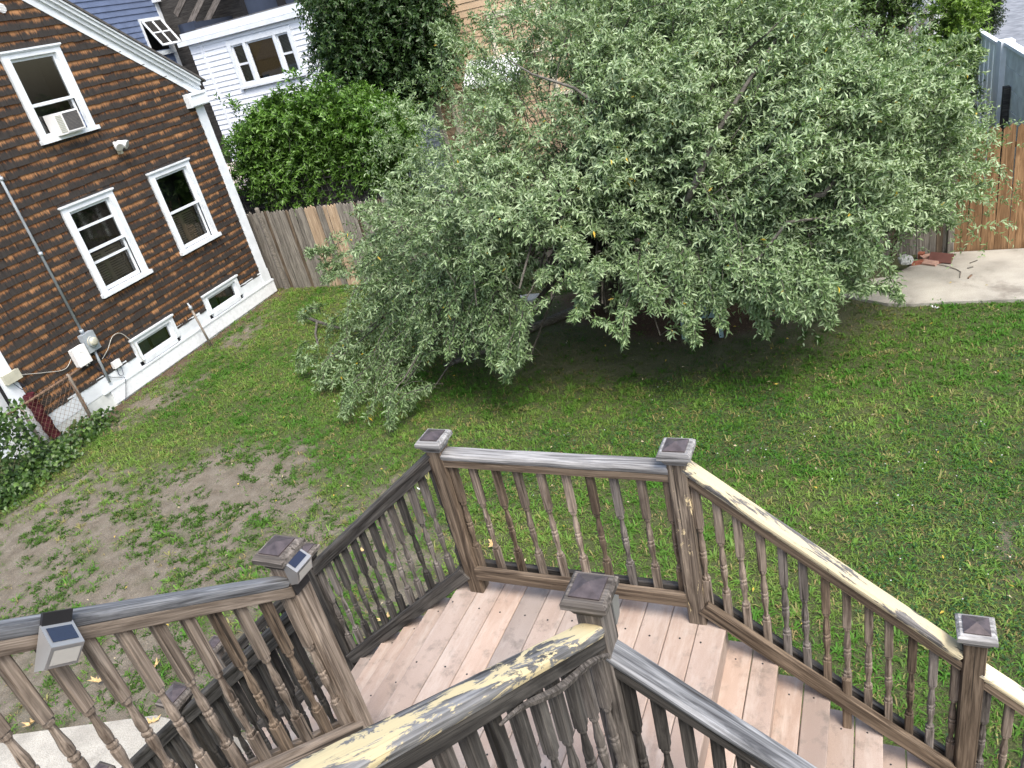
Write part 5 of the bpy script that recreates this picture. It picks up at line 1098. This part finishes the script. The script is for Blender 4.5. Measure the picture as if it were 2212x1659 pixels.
# ------------------------------------------------------------ grass, clover, litter
g = np.random.default_rng(77)
def scatter(n, x0, x1, y0, y1): return g.uniform(x0, x1, n), g.uniform(y0, y1, n)
def inview(x, y, m=60):
    d = np.c_[x, y, np.full(len(x), GZ)]-CAM; q = d@fw; px = d@RX/q*FPX+1106; py = 829.5-d@UX/q*FPX
    return (q > .5) & (px > -m-60) & (px < 2212+m) & (py > -m) & (py < 1659+m)
def blades(x, y, per, L, Wd, el, col, lean=.0):
    """tufts of bent two-segment blades"""
    n = len(x); N = n*per; bx = np.repeat(x, per)+g.normal(size=N)*.012; by = np.repeat(y, per)+g.normal(size=N)*.012
    az = g.random(N)*6.283; e = np.radians(g.uniform(el[0], el[1], N)); ln = np.repeat(L, per)*(.5+.8*g.random(N)); w = Wd*(.6+.8*g.random(N))
    d = np.c_[np.cos(az)*np.cos(e), np.sin(az)*np.cos(e), np.sin(e)]; s = np.c_[-np.sin(az), np.cos(az), np.zeros(N)]*w[:, None]*.5
    b = np.c_[bx, by, np.full(N, GZ-.012)]+np.c_[np.zeros(N), np.zeros(N), .05*(fbm(bx, by, .9, 3)-.5)]
    m = b+d*ln[:, None]*.55; t = m+d*ln[:, None]*.5*np.array([1.05, 1.05, .1])-np.c_[np.zeros(N), np.zeros(N), .25*ln*np.cos(e)]
    V = np.stack([b-s, b+s, m+s*.8, m-s*.8, t], 1).reshape(-1, 3); k = np.arange(N)[:, None]*5
    F = np.concatenate([k+np.array([[0, 1, 2]]), k+np.array([[0, 2, 3]]), k+np.array([[3, 2, 4]])]); C = np.repeat(np.repeat(col, per, 0)*(.75+.5*g.random((N, 1))), 5, 0); return V, F, C
x, y = scatter(150000, -12, 7, -2.4, 11.8); keep = inview(x, y) & ~nonlawn(x, y); x, y = x[keep], y[keep]
d, mu, hg, cl, un = fields(x, y); keep = g.random(len(x)) < d*.85+.02*(1-mu); x, y, d, hg, un, cl = (q[keep] for q in (x, y, d, hg, un, cl))
hue = fbm(x, y, 1.3, 60); n = len(x); hu = sm(.34, .66, hue*.7+.3*fbm(x, y, .35, 61))[:, None]
col = (1-hu)*np.array([.070, .160, .020])+hu*np.array([.155, .225, .048]); dryb = g.random(n) < .10; col[dryb] = (.26, .21, .09)
col = col*(1-.35*un[:, None]); L = (.055+.07*g.random(n))*hg  # blades darkened below the tree crown: its shade put into the grass colour
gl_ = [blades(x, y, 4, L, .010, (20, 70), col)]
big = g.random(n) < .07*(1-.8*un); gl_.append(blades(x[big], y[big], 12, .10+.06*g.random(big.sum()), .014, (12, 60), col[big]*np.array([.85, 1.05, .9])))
# single tufts in the bare soil
x2, y2 = scatter(9000, -11, -1.5, -2, 7); keep = inview(x2, y2) & ~nonlawn(x2, y2); x2, y2 = x2[keep], y2[keep]; d2, mu2, *_ = fields(x2, y2); keep = (d2 < .45) & (mu2 < .4) & (fbm(x2, y2, .5, 91) > .5); x2, y2 = x2[keep], y2[keep]; n2 = len(x2)
c2 = np.array([.055, .115, .016])*(.7+.6*g.random((n2, 1))); gl_.append(blades(x2, y2, 14, .06+.06*g.random(n2), .012, (10, 70), c2))
# fine pale stubble on the soil
x3, y3 = scatter(70000, -11.5, 6.5, -2.3, 8); keep = inview(x3, y3) & ~nonlawn(x3, y3); x3, y3 = x3[keep], y3[keep]; n3 = len(x3)
c3 = np.where(g.random((n3, 1)) < .45, np.array([[.27, .225, .12]]), np.array([[.10, .16, .04]])); gl_.append(blades(x3, y3, 3, .02+.03*g.random(n3), .005, (3, 30), c3))
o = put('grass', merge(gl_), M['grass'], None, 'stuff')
# clover leaves and flower heads
x, y = scatter(130000, -4, 7, -2, 8.5); keep = inview(x, y) & ~nonlawn(x, y); x, y = x[keep], y[keep]; d, mu, hg, cl, un = fields(x, y); keep = g.random(len(x)) < cl*.7*(1-mu); x, y, un = x[keep], y[keep], un[keep]; n = len(x)
P = np.c_[x, y, GZ+.02+.035*g.random(n)]; dv = np.c_[g.normal(size=n), g.normal(size=n), .25*g.normal(size=n)]; c = np.array([.035, .095, .028])*(.7+.7*g.random((n, 1)))
put('clover', leafcloud(P, dv, np.tile([0, 0, 1.], (n, 1))+g.normal(size=(n, 3))*.25, .022*(.7+.6*g.random(n)), .02*(.7+.6*g.random(n)), c, .05, .05), M['grass'], None, 'stuff')
idx = g.random(n) < .006; fx_, fy_ = x[idx], y[idx]; nf = len(fx_); V, F = [], []
for i in range(nf):
    r = .006+.004*g.random(); c = np.array([fx_[i], fy_[i], GZ+.075]); k0 = len(V)
    V += [c+(r, 0, 0), c+(0, r, 0), c-(r, 0, 0), c-(0, r, 0), c+(0, 0, r), c-(0, 0, r)]; F += [(k0+a, k0+b, k0+e_) for a, b in ((0, 1), (1, 2), (2, 3), (3, 0)) for e_ in (4, 5)]
put('clover_flowers', (np.array(V), np.array(F), np.full((len(V), 3), .62)), M['grass'], None, 'stuff')
x, y = scatter(1500, -7, 6.5, 0, 9.5); keep = inview(x, y) & (g.random(1500) < .16); x, y = x[keep], y[keep]; n = len(x); P = np.c_[x, y, np.full(n, GZ+.055)]
c = np.where(g.random((n, 1)) < .4, np.array([[.55, .40, .07]]), np.array([[.50, .42, .28]])); put('leaf_litter', leafcloud(P, np.c_[g.normal(size=(n, 2)), .2*g.normal(size=n)], np.tile([0, 0, 1.], (n, 1))+g.normal(size=(n, 3))*.4, .05*(.6+.6*g.random(n)), .022*np.ones(n), c, .2, .1), M['grass'], None, 'stuff')
x, y = scatter(9000, -11, 5, 4, 11.5); keep = inview(x, y); x, y = x[keep], y[keep]; _, mu, *_ = fields(x, y); keep = (mu > .3) & ~nonlawn(x, y); x, y = x[keep], y[keep]; n = len(x); P = np.c_[x, y, np.full(n, GZ+.02)]
c = np.array([.14, .095, .06])*(.4+1.2*g.random((n, 1))); put('mulch_chips', leafcloud(P, np.c_[g.normal(size=(n, 2)), .2*g.normal(size=n)], np.tile([0, 0, 1.], (n, 1))+g.normal(size=(n, 3))*.3, .045*(.5+.8*g.random(n)), .014*np.ones(n), c, .1, .05), M['grass'], None, 'stuff')
